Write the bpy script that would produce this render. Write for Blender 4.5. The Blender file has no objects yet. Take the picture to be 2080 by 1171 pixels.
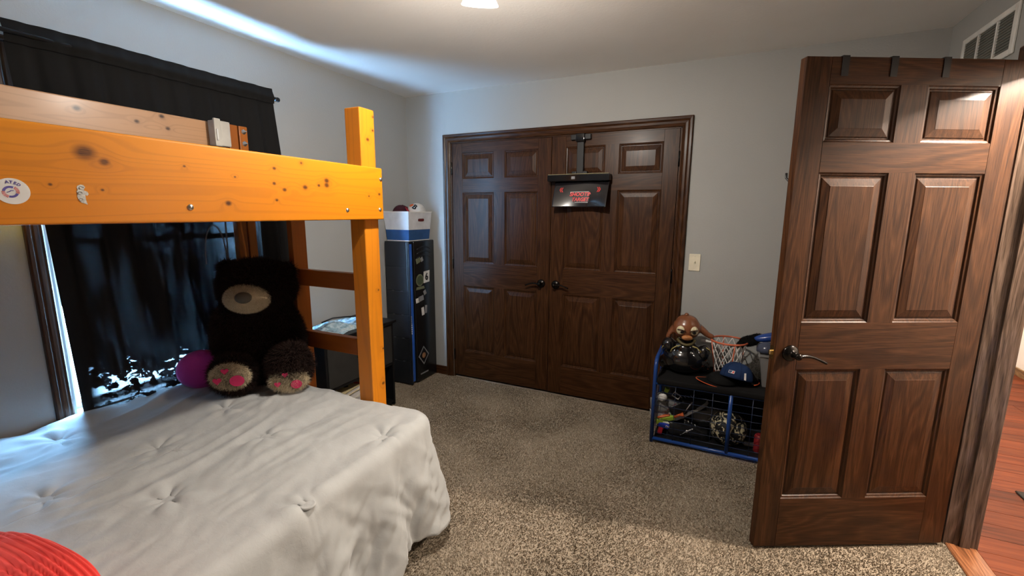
import bpy, bmesh, math, random
import numpy as np
from mathutils import Vector, Matrix, noise
random.seed(7); rng = np.random.default_rng(7)
S = bpy.context.scene
COL = S.collection
PI = math.pi

# ------------------------------------------------------------------ camera
cam = bpy.data.cameras.new('camera'); camo = bpy.data.objects.new('camera', cam); COL.objects.link(camo)
cam.sensor_width = 36; cam.lens = 895.09 / 2080 * 36; cam.clip_start = 0.02
yw, pt, rl = math.radians(25.02), math.radians(9.7066), math.radians(0.33)
fw = Vector((-math.sin(yw) * math.cos(pt), math.cos(yw) * math.cos(pt), -math.sin(pt)))
rt = Vector((math.cos(yw), math.sin(yw), 0)); up = rt.cross(fw)
r2 = rt * math.cos(rl) + up * math.sin(rl); u2 = up * math.cos(rl) - rt * math.sin(rl)
M = Matrix((r2, u2, -fw)).transposed().to_4x4(); M.translation = Vector((2.5463, -3.2562, 1.4752))
camo.matrix_world = M
S.camera = camo

# ------------------------------------------------------------------ world, lights, exposure
W = bpy.data.worlds.new('sky'); S.world = W; W.use_nodes = True
bg = W.node_tree.nodes['Background']; bg.inputs[0].default_value = (0.30, 0.60, 1.0, 1); bg.inputs[1].default_value = 190.0
S.view_settings.view_transform = 'Standard'; S.view_settings.look = 'None'
S.view_settings.gamma = 1.0; S.view_settings.use_curve_mapping = False
S.view_settings.exposure = 0.0
LAMP_W = 102.0     # the bulb of the ceiling fixture
LAMP_C = (1.0, 0.93, 0.84)
HALL_W = 540.0      # the hallway ceiling lamp
HALL_C = (1.0, 0.87, 0.74)
pl = bpy.data.lights.new('window_portal', 'AREA'); pl.shape = 'RECTANGLE'; pl.size = 1.52; pl.size_y = 1.0
pl.cycles.is_portal = True
plo = bpy.data.objects.new('window_portal', pl); COL.objects.link(plo)
plo.location = (-0.16, -1.921, 1.32); plo.rotation_euler = (0, -PI / 2, 0)

# ------------------------------------------------------------------ helpers
def link(name, me, mat=None, parent=None, smooth=False):
    o = bpy.data.objects.new(name, me); COL.objects.link(o)
    if mat is not None:
        for m in (mat if isinstance(mat, (list, tuple)) else [mat]): me.materials.append(m)
    if parent is not None: o.parent = parent
    if smooth:
        me.polygons.foreach_set('use_smooth', [True] * len(me.polygons))
        me.update()
    return o
def pyd(name, V, F, mat=None, parent=None, smooth=False):
    me = bpy.data.meshes.new(name); me.from_pydata([tuple(v) for v in V], [], F); me.validate(); me.update()
    return link(name, me, mat, parent, smooth)
def bmo(name, bm, mat=None, parent=None, smooth=False):
    bmesh.ops.recalc_face_normals(bm, faces=bm.faces[:])
    me = bpy.data.meshes.new(name); bm.to_mesh(me); bm.free()
    return link(name, me, mat, parent, smooth)
def tag(o, label=None, cat=None, group=None, kind=None):
    if label: o['label'] = label
    if cat: o['category'] = cat
    if group: o['group'] = group
    if kind: o['kind'] = kind
    return o
def thing(name, label, cat, loc=(0, 0, 0), rz=0, group=None, kind=None, rot=None):
    o = bpy.data.objects.new(name, None); COL.objects.link(o); o.empty_display_size = 0.05
    o.location = loc; o.rotation_euler = rot if rot else (0, 0, rz)
    return tag(o, label, cat, group, kind)
def bx(bm, x0, x1, y0, y1, z0, z1, bev=0.0, seg=1, M=None):
    r = bmesh.ops.create_cube(bm, size=1)
    vs = r['verts']
    for v in vs:
        v.co = Vector(((x0 + x1) / 2 + v.co.x * (x1 - x0), (y0 + y1) / 2 + v.co.y * (y1 - y0), (z0 + z1) / 2 + v.co.z * (z1 - z0)))
    if bev > 0:
        es = list({e for v in vs for e in v.link_edges})
        rr = bmesh.ops.bevel(bm, geom=es, offset=bev, segments=seg, profile=0.6, affect='EDGES')
        vs = list({v for f in rr['faces'] for v in f.verts} | {v for v in vs if v.is_valid})
    if M is not None:
        for v in vs: v.co = M @ v.co
    return vs
def box(name, x0, x1, y0, y1, z0, z1, mat, parent=None, bev=0.0, seg=1, smooth=False):
    bm = bmesh.new(); bx(bm, x0, x1, y0, y1, z0, z1, bev, seg); return bmo(name, bm, mat, parent, smooth)
def tube(bm, pts, r, n=8, closed=False, caps=True, flat=1.0):
    pts = [Vector(p) for p in pts]; N = len(pts); rings = []
    rr = r if isinstance(r, (list, tuple)) else [r] * N
    prev = None
    for i, p in enumerate(pts):
        a = pts[i - 1] if (i > 0 or closed) else p; b = pts[(i + 1) % N] if (i < N - 1 or closed) else p
        t = (b - a).normalized()
        if prev is None:
            ref = Vector((0, 0, 1)) if abs(t.z) < 0.9 else Vector((1, 0, 0)); u = t.cross(ref).normalized()
        else:
            u = (prev - t * prev.dot(t)).normalized()
        prev = u; v = t.cross(u)
        rings.append([bm.verts.new(p + (u * math.cos(2 * PI * k / n) + v * math.sin(2 * PI * k / n) * flat) * rr[i]) for k in range(n)])
    for i in range(N if closed else N - 1):
        A = rings[i]; B = rings[(i + 1) % N]
        for k in range(n): bm.faces.new((A[k], A[(k + 1) % n], B[(k + 1) % n], B[k]))
    if caps and not closed:
        bm.faces.new(rings[0][::-1]); bm.faces.new(rings[-1])
def tubeo(name, pts, r, mat, parent=None, n=8, closed=False, flat=1.0):
    bm = bmesh.new(); tube(bm, pts, r, n, closed, True, flat); return bmo(name, bm, mat, parent, True)
def lathe(bm, prof, n=24, M=None, cap=True):
    rings = []
    for (r, z) in prof:
        ring = []
        for k in range(n):
            c = Vector((r * math.cos(2 * PI * k / n), r * math.sin(2 * PI * k / n), z))
            ring.append(bm.verts.new(M @ c if M is not None else c))
        rings.append(ring)
    for A, B in zip(rings, rings[1:]):
        for k in range(n): bm.faces.new((A[k], A[(k + 1) % n], B[(k + 1) % n], B[k]))
    if cap:
        bm.faces.new(rings[0][::-1]); bm.faces.new(rings[-1])
def latheo(name, prof, mat, parent=None, n=24, M=None, cap=True):
    bm = bmesh.new(); lathe(bm, prof, n, M, cap); return bmo(name, bm, mat, parent, True)
def ev_mesh(o):
    dg = bpy.context.evaluated_depsgraph_get(); dg.update()
    return bpy.data.meshes.new_from_object(o.evaluated_get(dg))
def blob(name, ells, mat, parent=None, voxel=0.012, smooth_it=6):
    """one continuous skin over ellipsoids ((cx,cy,cz),(rx,ry,rz),(ex,ey,ez))"""
    bm = bmesh.new()
    for e in ells:
        c, r = e[0], e[1]; rot = e[2] if len(e) > 2 else (0, 0, 0)
        Mx = Matrix.Translation(c) @ Matrix.Rotation(rot[2], 4, 'Z') @ Matrix.Rotation(rot[1], 4, 'Y') @ Matrix.Rotation(rot[0], 4, 'X') @ Matrix.Diagonal((r[0], r[1], r[2], 1))
        bmesh.ops.create_icosphere(bm, subdivisions=4, radius=1, matrix=Mx)
    me = bpy.data.meshes.new('tmp'); bm.to_mesh(me); bm.free()
    o = bpy.data.objects.new('tmp', me); COL.objects.link(o)
    m = o.modifiers.new('r', 'REMESH'); m.mode = 'VOXEL'; m.voxel_size = voxel; m.use_smooth_shade = True
    s = o.modifiers.new('s', 'SMOOTH'); s.iterations = smooth_it; s.factor = 0.6
    nm = ev_mesh(o); bpy.data.objects.remove(o)
    nm.materials.clear()
    return link(name, nm, mat, parent, True)
def fur(name, src, n, ln, wd, mat, parent, droop=0.3, lean=0.7, keep=None):
    """short strands standing on a surface, as one mesh of slim triangles"""
    me = src.data; me.calc_loop_triangles()
    T = np.empty(len(me.loop_triangles) * 3, np.int32); me.loop_triangles.foreach_get('vertices', T); T = T.reshape(-1, 3)
    V = np.empty(len(me.vertices) * 3); me.vertices.foreach_get('co', V); V = V.reshape(-1, 3)
    A, B, C = V[T[:, 0]], V[T[:, 1]], V[T[:, 2]]
    nr = np.cross(B - A, C - A); ar = np.linalg.norm(nr, axis=1); nr /= ar[:, None] + 1e-12
    idx = rng.choice(len(T), n, p=ar / ar.sum()); u = rng.random(n); v = rng.random(n); f = u + v > 1; u[f] = 1 - u[f]; v[f] = 1 - v[f]
    P = A[idx] + (B - A)[idx] * u[:, None] + (C - A)[idx] * v[:, None]; N = nr[idx]
    if keep is not None:
        k = keep(P); P = P[k]; N = N[k]; n = len(P)
    d = N + rng.normal(0, lean, (n, 3)) * 0.6; d[:, 2] -= droop; d /= np.linalg.norm(d, axis=1)[:, None]
    s = np.cross(d, rng.normal(0, 1, (n, 3))); s /= np.linalg.norm(s, axis=1)[:, None]
    L = ln * (0.6 + 0.8 * rng.random(n))[:, None]
    V3 = np.empty((n, 3, 3)); V3[:, 0] = P - s * wd; V3[:, 1] = P + s * wd; V3[:, 2] = P + d * L
    return tri_soup(name, V3, mat, parent)
def tri_soup(name, V3, mat, parent):
    n = len(V3); me = bpy.data.meshes.new(name)
    me.vertices.add(n * 3); me.loops.add(n * 3); me.polygons.add(n)
    me.vertices.foreach_set('co', V3.reshape(-1)); me.loops.foreach_set('vertex_index', np.arange(n * 3, dtype=np.int32))
    me.polygons.foreach_set('loop_start', np.arange(0, n * 3, 3, dtype=np.int32))
    try: me.polygons.foreach_set('loop_total', np.full(n, 3, np.int32))
    except Exception: pass
    me.update(calc_edges=True)
    o = link(name, me, mat, parent); o['kind'] = 'stuff'
    return o
def text(name, body, size, mat, parent, M, thick=0.0006, off=0.0, shear=0.0, spacing=1.0):
    c = bpy.data.curves.new('t', 'FONT'); c.body = body; c.size = size; c.extrude = thick; c.offset = off; c.shear = shear
    c.space_character = spacing; c.align_x = 'CENTER'; c.align_y = 'CENTER'; c.resolution_u = 3
    o = bpy.data.objects.new('t', c); COL.objects.link(o)
    me = ev_mesh(o); bpy.data.objects.remove(o); me.transform(M); me.materials.clear()
    return link(name, me, mat, parent)
def poly_slab(name, pts, th, mat, parent, M):
    """flat outline extruded by th (pts in x,y)"""
    n = len(pts); V = [M @ Vector((p[0], p[1], 0)) for p in pts] + [M @ Vector((p[0], p[1], th)) for p in pts]
    F = [tuple(range(n))[::-1], tuple(range(n, 2 * n))] + [(i, (i + 1) % n, n + (i + 1) % n, n + i) for i in range(n)]
    return pyd(name, V, F, mat, parent)
def circ(r, n=32, cx=0, cy=0, sx=1, sy=1): return [(cx + r * sx * math.cos(2 * PI * k / n), cy + r * sy * math.sin(2 * PI * k / n)) for k in range(n)]
def frame(o, x, y):
    """matrix whose local x,y lie along x,y at origin o"""
    x = Vector(x).normalized(); y = Vector(y).normalized(); z = x.cross(y)
    m = Matrix((x, y, z)).transposed().to_4x4(); m.translation = Vector(o); return m

# ------------------------------------------------------------------ materials
def nodes(name):
    m = bpy.data.materials.new(name); m.use_nodes = True; nt = m.node_tree
    return m, nt, nt.nodes['Principled BSDF'], nt.nodes['Material Output']
def N(nt, t, **kw):
    n = nt.nodes.new(t)
    for k, v in kw.items():
        if k.startswith('i_'):
            n.inputs[int(k[2:])].default_value = v
        else: setattr(n, k, v)
    return n
def ramp(nt, fac, stops):
    r = nt.nodes.new('ShaderNodeValToRGB'); e = r.color_ramp.elements
    e[0].position, e[0].color = stops[0][0], (*stops[0][1], 1); e[1].position, e[1].color = stops[-1][0], (*stops[-1][1], 1)
    for p, c in stops[1:-1]:
        q = e.new(p); q.color = (*c, 1)
    nt.links.new(fac, r.inputs[0]); return r.outputs[0]
def mixc(nt, fac, a, b, mode='MIX'):
    m = nt.nodes.new('ShaderNodeMix'); m.data_type = 'RGBA'; m.blend_type = mode
    for s, v in ((m.inputs[0], fac), (m.inputs[6], a), (m.inputs[7], b)):
        if hasattr(v, 'is_output'): nt.links.new(v, s)
        elif isinstance(v, (int, float)): s.default_value = v
        else: s.default_value = (*v, 1)
    return m.outputs[2]
def math_(nt, op, a, b=None, c=None):
    m = nt.nodes.new('ShaderNodeMath'); m.operation = op
    for i, v in enumerate((a, b, c)):
        if v is None: continue
        if hasattr(v, 'is_output'): nt.links.new(v, m.inputs[i])
        else: m.inputs[i].default_value = v
    return m.outputs[0]
def coords(nt, scale=(1, 1, 1), rand=True, space='Object'):
    tc = N(nt, 'ShaderNodeTexCoord'); v = tc.outputs[space]
    mp = N(nt, 'ShaderNodeMapping'); mp.inputs['Scale'].default_value = scale; nt.links.new(v, mp.inputs[0])
    if rand:
        oi = N(nt, 'ShaderNodeObjectInfo'); mm = math_(nt, 'MULTIPLY', oi.outputs['Random'], 37.0)
        cb = N(nt, 'ShaderNodeCombineXYZ')
        for i in range(3): nt.links.new(mm, cb.inputs[i])
        nt.links.new(cb.outputs[0], mp.inputs['Location'])
    return mp.outputs[0]
def tex(nt, vec, scale, detail=3, rough=0.5, dist=0.0):
    n = N(nt, 'ShaderNodeTexNoise'); n.inputs['Scale'].default_value = scale; n.inputs['Detail'].default_value = detail
    n.inputs['Roughness'].default_value = rough; n.inputs['Distortion'].default_value = dist
    if vec is not None: nt.links.new(vec, n.inputs['Vector'])
    return n.outputs[0]
def bump(nt, bs, h, strength, dist=0.002):
    b = N(nt, 'ShaderNodeBump'); b.inputs['Strength'].default_value = strength; b.inputs['Distance'].default_value = dist
    nt.links.new(h, b.inputs['Height']); nt.links.new(b.outputs[0], bs.inputs['Normal'])
def spec(bs, rough, sp=0.5, metal=0.0):
    bs.inputs['Roughness'].default_value = rough; bs.inputs['Specular IOR Level'].default_value = sp; bs.inputs['Metallic'].default_value = metal
def plain(name, col, rough=0.5, sp=0.4, metal=0.0, var=0.12, sc=12.0, bmp=0.0, bsc=200.0, coat=0.0):
    m, nt, bs, _ = nodes(name); v = coords(nt)
    f = tex(nt, v, sc, 3)
    lo = tuple(c * (1 - var) for c in col); hi = tuple(min(1, c * (1 + var)) for c in col)
    nt.links.new(ramp(nt, f, [(0.3, lo), (0.7, hi)]), bs.inputs['Base Color']); spec(bs, rough, sp, metal)
    if bmp: bump(nt, bs, tex(nt, v, bsc, 2), bmp, 0.001)
    if coat: bs.inputs['Coat Weight'].default_value = coat; bs.inputs['Coat Roughness'].default_value = 0.08
    return m
def oak(name, axis, dark=(0.020, 0.0074, 0.0032), mid=(0.056, 0.0215, 0.0078), light=(0.076, 0.031, 0.0115), rough=0.36, bands=34.0):
    m, nt, bs, _ = nodes(name)
    k = {'x': (0.16, 1.5, 1.5), 'y': (1.5, 0.16, 1.5), 'z': (1.5, 1.5, 0.16)}[axis]
    v = coords(nt, k)
    n = tex(nt, v, 4.2, 1.5, 0.4, 0.25)
    s = math_(nt, 'SINE', math_(nt, 'MULTIPLY', n, bands * 2.2)); s = math_(nt, 'MULTIPLY_ADD', s, 0.5, 0.5)
    k2 = {'x': (0.03, 1, 1), 'y': (1, 0.03, 1), 'z': (1, 1, 0.03)}[axis]
    v2 = coords(nt, k2); p = tex(nt, v2, 330.0, 2, 0.6); q = tex(nt, v2, 60.0, 2, 0.5)
    c = ramp(nt, s, [(0.0, mid), (0.5, light), (0.8, mid), (1.0, tuple(0.45 * a + 0.55 * b for a, b in zip(dark, mid)))])
    pores = ramp(nt, p, [(0.36, (0.50, 0.48, 0.46)), (0.52, (1, 1, 1))])
    c = mixc(nt, 1.0, c, pores, 'MULTIPLY')
    c = mixc(nt, 1.0, c, ramp(nt, q, [(0.3, (0.82, 0.80, 0.78)), (0.7, (1.12, 1.10, 1.08))]), 'MULTIPLY')
    nt.links.new(c, bs.inputs['Base Color']); spec(bs, rough, 0.19)
    bs.inputs['Coat Weight'].default_value = 0.04; bs.inputs['Coat Roughness'].default_value = 0.2
    bump(nt, bs, p, 0.25, 0.0008)
    return m
def pine(name, axis, base, dark, knots=(), rough=0.42, kaxes=(1, 2)):
    m, nt, bs, _ = nodes(name)
    k = {'x': (0.06, 1, 1), 'y': (1, 0.06, 1), 'z': (1, 1, 0.06)}[axis]
    tc = N(nt, 'ShaderNodeTexCoord'); sx = N(nt, 'ShaderNodeSeparateXYZ'); nt.links.new(tc.outputs['Object'], sx.inputs[0])
    v = coords(nt, k, rand=not knots)
    n = tex(nt, v, 6.5, 2, 0.5, 0.3)
    # knots: real figure of the board; each bends the grain round it
    kd = None; core = None
    for (a, b, r) in knots:
        da = math_(nt, 'SUBTRACT', sx.outputs[kaxes[0]], a); db = math_(nt, 'SUBTRACT', sx.outputs[kaxes[1]], b)
        da = math_(nt, 'DIVIDE', da, r * 1.25); db = math_(nt, 'DIVIDE', db, r)
        d2 = math_(nt, 'ADD', math_(nt, 'MULTIPLY', da, da), math_(nt, 'MULTIPLY', db, db))
        w = math_(nt, 'POWER', 2.718, math_(nt, 'MULTIPLY', d2, -0.22)); cr = math_(nt, 'POWER', 2.718, math_(nt, 'MULTIPLY', d2, -1.2))
        kd = w if kd is None else math_(nt, 'ADD', kd, w); core = cr if core is None else math_(nt, 'MAXIMUM', core, cr)
    g = n if kd is None else math_(nt, 'MULTIPLY_ADD', kd, 0.075, n)
    s = math_(nt, 'SINE', math_(nt, 'MULTIPLY', g, 95.0)); s = math_(nt, 'MULTIPLY_ADD', s, 0.5, 0.5)
    mid = tuple((a * 0.84 + b * 0.16) for a, b in zip(base, dark))
    c = ramp(nt, s, [(0.0, base), (0.7, base), (1.0, mid)])
    big = tex(nt, v, 3.0, 2, 0.5); c = mixc(nt, 1.0, c, ramp(nt, big, [(0.3, (0.78, 0.66, 0.55)), (0.65, (1.08, 1.05, 1.0))]), 'MULTIPLY')
    if core is not None:
        c = mixc(nt, math_(nt, 'MULTIPLY', kd, 0.16), c, dark); cr = math_(nt, 'MULTIPLY', ramp(nt, core, [(0.22, (0, 0, 0)), (0.85, (1, 1, 1))]), ramp(nt, tex(nt, v, 260, 2), [(0.3, (0.7, 0.7, 0.7)), (0.6, (1, 1, 1))]))
        c = mixc(nt, cr, c, tuple(x * 0.36 for x in dark))
    nt.links.new(c, bs.inputs['Base Color']); spec(bs, rough, 0.35); bs.inputs['Coat Weight'].default_value = 0.10; bs.inputs['Coat Roughness'].default_value = 0.2
    bump(nt, bs, s, 0.08, 0.0006)
    return m
def wallmat(name, col, bmp=0.35, sc=95.0):
    m, nt, bs, _ = nodes(name); v = coords(nt, rand=False)
    f = tex(nt, v, 1.7, 3)
    nt.links.new(ramp(nt, f, [(0.3, tuple(c * 0.96 for c in col)), (0.7, tuple(c * 1.04 for c in col))]), bs.inputs['Base Color'])
    spec(bs, 0.62, 0.3); bump(nt, bs, tex(nt, v, sc, 3, 0.55), bmp, 0.0025); return m

MW = wallmat('grey_wall_paint', (0.385, 0.385, 0.368)); MC = wallmat('ceiling_paint', (0.88, 0.86, 0.83), 0.3, 70)
MH = wallmat('hall_wall_paint', (0.78, 0.74, 0.70), 0.2)
OZ, OX, OY = oak('oak_upright', 'z'), oak('oak_level', 'x'), oak('oak_along', 'y')
PD = (0.20, 0.055, 0.012)
BLK = plain('black_plastic', (0.010, 0.010, 0.011), 0.42, 0.4); BLG = plain('black_gloss', (0.008, 0.008, 0.009), 0.12, 0.5)
BRZ = plain('dark_bronze', (0.020, 0.017, 0.015), 0.22, 0.6, 0.85); STEEL = plain('zinc_steel', (0.62, 0.61, 0.58), 0.28, 0.5, 1.0)
BRASS = plain('brass', (0.70, 0.52, 0.25), 0.25, 0.5, 1.0)
IVORY = plain('ivory_plastic', (0.86, 0.79, 0.62), 0.4); WHT = plain('white_plastic', (0.72, 0.71, 0.69), 0.45)
GREYP = plain('grey_plastic', (0.50, 0.47, 0.42), 0.5); PAPER = plain('white_paper', (0.72, 0.70, 0.67), 0.6)
RED = plain('red_print', (0.60, 0.035, 0.030), 0.45); NAVY = plain('navy', (0.022, 0.045, 0.13), 0.6)
BLUE = plain('blue_enamel', (0.012, 0.055, 0.24), 0.3, 0.5); ORANGE = plain('orange_plastic', (0.62, 0.13, 0.035), 0.4)
GREEN = plain('lime_plastic', (0.35, 0.50, 0.05), 0.5)
ink = plain('violet_ink', (0.10, 0.08, 0.30), 0.6)

# ------------------------------------------------------------------ the room shell
XW, H, YB = 3.576, 2.4507, -4.05      # right wall, ceiling height, wall behind the camera
HX = 5.16                              # far wall of the hallway
YN, YS = 3.2, -4.05                    # ends of the hallway
def walls(name, rects, mat, axis, a, b, label):
    """wall slab between a and b on axis, made of rectangles round its openings"""
    bm = bmesh.new()
    for (p0, p1, z0, z1) in rects:
        if axis == 'x': bx(bm, a, b, p0, p1, z0, z1)
        else: bx(bm, p0, p1, a, b, z0, z1)
    o = bmo(name, bm, mat); return tag(o, label, 'wall', kind='structure')
WY0, WY1, WZ0, WZ1 = -2.412, -1.43, 0.565, 2.075       # window opening
CX0, CX1, CZ = 0.447, 2.272, 2.047                     # closet opening
DY0, DY1, DZ = -1.655, -0.79, 2.062                    # doorway opening
walls('wall_left', [(YB - .12, WY0, 0, H), (WY1, 0.7, 0, H), (WY0, WY1, 0, WZ0), (WY0, WY1, WZ1, H)], MW, 'x', -0.12, 0, 'grey wall with the curtained window, left of the closet wall')
walls('wall_back', [(0, CX0, 0, H), (CX1, XW, 0, H), (CX0, CX1, CZ, H)], MW, 'y', 0, 0.10, 'grey wall around the double closet doors')
walls('wall_right', [(YB - .12, DY0, 0, H), (DY1, YN, 0, H), (DY0, DY1, DZ, H)], MW, 'x', XW, XW + 0.114, 'grey wall with the doorway to the hall, above it a white vent')
walls('wall_front', [(-.12, HX + .12, 0, H)], MW, 'y', YB - .12, YB, 'grey wall behind the viewer')
walls('wall_closet', [(-.12, XW, 0, H)], MW, 'y', 0.70, 0.80, 'wall inside the closet behind its doors')
walls('wall_hall', [(YS - .12, YN + .12, 0, H)], MH, 'x', HX, HX + .12, 'pale hallway wall seen through the doorway')
walls('wall_hall_end', [(XW, HX + .12, 0, H)], MH, 'y', YN, YN + .12, 'pale wall at the end of the hallway')
tag(box('ceiling', -0.12, XW + .114, YB - .12, 0.8, H, H + .1, MC), 'off-white ceiling of the bedroom', 'ceiling', kind='structure')
tag(box('ceiling_hall', XW + .114, HX + .12, YS - .12, YN + .12, H, H + .1, MH), 'pale ceiling of the hallway', 'ceiling', kind='structure')

# carpet: a base with standing pile
def carpetmat(name, base=False):
    m, nt, bs, _ = nodes(name); v = coords(nt, rand=False)
    big = tex(nt, v, 2.2, 3, 0.55); med = tex(nt, v, 95.0, 3, 0.6)
    c = ramp(nt, med, [(0.30, (0.275, 0.220, 0.160)), (0.52, (0.375, 0.312, 0.238)), (0.72, (0.465, 0.40, 0.315))])
    if not base:
        ge = N(nt, 'ShaderNodeNewGeometry'); c = mixc(nt, 1.0, c, ramp(nt, ge.outputs['Random Per Island'], [(0, (0.72, 0.70, 0.68)), (1, (1.2, 1.2, 1.2))]), 'MULTIPLY')
    c = mixc(nt, 1.0, c, ramp(nt, big, [(0.35, (0.86, 0.85, 0.83)), (0.65, (1.08, 1.08, 1.08))]), 'MULTIPLY')
    nt.links.new(c, bs.inputs['Base Color']); spec(bs, 0.9, 0.1)
    if base: bump(nt, bs, tex(nt, v, 260.0, 2), 0.8, 0.004)
    return m
flr = tag(box('floor', -0.12, XW + .008, YB - .12, 0.7, -0.12, 0, carpetmat('carpet_base', True)), 'beige carpet with short twisted pile', 'carpet', kind='structure')
n = 330000
P = np.zeros((n, 3)); P[:, 0] = rng.uniform(0.02, XW + .004, n); P[:, 1] = rng.uniform(-2.55, 0.0, n)
kp = ~((P[:, 0] < 1.30) & (P[:, 1] < -1.80)); P = P[kp]; n = len(P)
def lean_at(p):
    a = noise.noise((p[0] * 2.1, p[1] * 2.1, 3.3)) * 5.0; return math.cos(a), math.sin(a)
LN = np.array([lean_at(p) for p in P[::1]]) if n < 60000 else None
if LN is None:
    gx, gy = 90, 70; G = np.array([[lean_at((i * 3.6 / gx, -2.6 + j * 2.6 / gy)) for j in range(gy)] for i in range(gx)])
    LN = G[np.clip((P[:, 0] / 3.6 * gx).astype(int), 0, gx - 1), np.clip(((P[:, 1] + 2.6) / 2.6 * gy).astype(int), 0, gy - 1)]
d = np.zeros((n, 3)); d[:, :2] = LN * 0.45 + rng.normal(0, 0.45, (n, 2)); d[:, 2] = 1; d /= np.linalg.norm(d, axis=1)[:, None]
ang = rng.uniform(0, PI, n); s = np.stack([np.cos(ang), np.sin(ang), np.zeros(n)], 1); s2 = np.stack([-np.sin(ang), np.cos(ang), np.zeros(n)], 1)
h = (0.009 * (0.6 + 0.7 * rng.random(n)))[:, None]; wd = (0.0021 * (0.7 + 0.6 * rng.random(n)))[:, None]
V3 = np.empty((n, 2, 3, 3))
for j, q in enumerate((s, s2)): V3[:, j, 0] = P - q * wd; V3[:, j, 1] = P + q * wd; V3[:, j, 2] = P + d * h
tri_soup('carpet_pile', V3.reshape(-1, 3, 3), carpetmat('carpet_pile'), flr)

# hallway floor of single planks that run away from the bedroom
def plankmat():
    m, nt, bs, _ = nodes('red_oak_plank'); v = coords(nt, (0.12, 1.3, 1)); oi = N(nt, 'ShaderNodeObjectInfo')
    g = tex(nt, v, 22, 4, 0.6, 0.6); c = ramp(nt, g, [(0.28, (0.055, 0.011, 0.003)), (0.5, (0.120, 0.026, 0.007)), (0.75, (0.165, 0.043, 0.013))])
    c = mixc(nt, 1.0, c, ramp(nt, oi.outputs['Random'], [(0, (0.60, 0.56, 0.55)), (0.6, (1, 1, 1)), (1, (1.15, 1.1, 1.05))]), 'MULTIPLY')
    nt.links.new(c, bs.inputs['Base Color']); spec(bs, 0.55, 0.12); return m
PLM = plankmat()
fh = tag(box('floor_hall', XW + .008, HX, YS, YN, -0.12, -0.006, plain('subfloor', (0.05, 0.02, 0.01), 0.8)), 'reddish wooden plank floor of the hallway', 'floor', kind='structure')
y = -2.2; row = 0
while y < 3.15:
    x = XW + .114 if not (DY0 < y + .06 < DY1) else XW + 0.114
    cut = XW + .114 + random.uniform(0.35, 1.2)
    for (a, b) in ((XW + .114, cut), (cut, HX)):
        box('plank', a + .0008, b - .0008, y + .0008, y + .1262, -0.006, 0.006, PLM, fh, 0.0012)
    y += 0.127; row += 1
tag(box('trim_8', XW + .006, XW + .114, DY0, DY1, -0.004, 0.010, oak('oak_sill', 'y', (0.09, .035, .015), (0.26, .10, .042), (0.34, .15, .07)), None, 0.004), 'wooden threshold strip between carpet and hallway planks', 'threshold', kind='structure')

# mitred casing boards
CAS = [(0, 0), (0, 0.008), (0.006, 0.012), (0.014, 0.010), (0.020, 0.013), (0.034, 0.015), (0.040, 0.012), (0.047, 0.017), (0.060, 0.019), (0.066, 0.014), (0.066, 0)]
def casing(name, corners, mats, nrm, label, closed=False, prof=CAS, k=1.0):
    """corners: the inner edge as 3-D points; boards lean outwards from their centre"""
    root = thing(name, label, 'trim', kind='structure')
    C = [Vector(c) for c in corners]; nrm = Vector(nrm); ctr = sum(C, Vector()) / len(C); m = len(C)
    def outdir(a, b):
        t = (b - a).normalized(); o = t.cross(nrm)
        return o if o.dot((a + b) / 2 - ctr) > 0 else -o
    segs = [(i, (i + 1) % m) for i in range(m if closed else m - 1)]; od = {s: outdir(C[s[0]], C[s[1]]) for s in segs}
    for si, sgm in enumerate(segs):
        i, j = sgm
        def end(kp, other):
            if other is None: return od[sgm]
            return od[sgm] + od[other]
        prev = [q for q in segs if q[1] == i]; nxt = [q for q in segs if q[0] == j]
        di = end(i, prev[0] if prev else None); dj = end(j, nxt[0] if nxt else None)
        V = [C[i] + di * w * k + nrm * dd for (w, dd) in prof] + [C[j] + dj * w * k + nrm * dd for (w, dd) in prof]
        p = len(prof); F = [(a, a + 1, p + a + 1, p + a) for a in range(p - 1)] + [(p - 1, 0, p, 2 * p - 1), tuple(range(p))[::-1], tuple(range(p, 2 * p))]
        bm = bmesh.new(); vs = [bm.verts.new(v) for v in V]
        for f in F: bm.faces.new([vs[q] for q in f])
        bmo('casing_board', bm, mats[si], root)
    return root
casing('trim_1', [(CX0, -.0, 0), (CX0, 0, CZ), (CX1, 0, CZ), (CX1, 0, 0)], [OZ, OX, OZ], (0, -1, 0), 'brown oak casing around the double closet doors')
casing('trim_2', [(0, WY0, WZ0), (0, WY0, WZ1), (0, WY1, WZ1), (0, WY1, WZ0)], [OZ, OY, OZ, OY], (1, 0, 0), 'oak casing around the curtained window', closed=True, k=0.9)
casing('trim_3', [(XW, DY0, 0), (XW, DY0, DZ), (XW, DY1, DZ), (XW, DY1, 0)], [OZ, OY, OZ], (-1, 0, 0), 'oak casing around the hallway doorway on the bedroom side')
casing('trim_4', [(XW + .114, DY0, 0), (XW + .114, DY0, DZ), (XW + .114, DY1, DZ), (XW + .114, DY1, 0)], [OZ, OY, OZ], (1, 0, 0), 'oak casing around the doorway on the hallway side', prof=[(w + .004, dd * .45) for w, dd in CAS])
JAM = oak('oak_jamb', 'z', (0.05, 0.033, 0.024), (0.125, 0.085, 0.062), (0.185, 0.13, 0.10), bands=26)
jr = thing('trim_5', 'greyish brown oak jamb lining the hallway doorway', 'trim', kind='structure')
box('jamb_board', XW - .002, XW + .116, DY1 - .018, DY1 + .001, 0.004, DZ - .018, JAM, jr); box('jamb_board', XW - .002, XW + .116, DY0 - .001, DY0 + .018, 0.004, DZ - .018, JAM, jr)
box('jamb_board', XW - .002, XW + .116, DY0, DY1, DZ - .018, DZ + .001, OY, jr)
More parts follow.
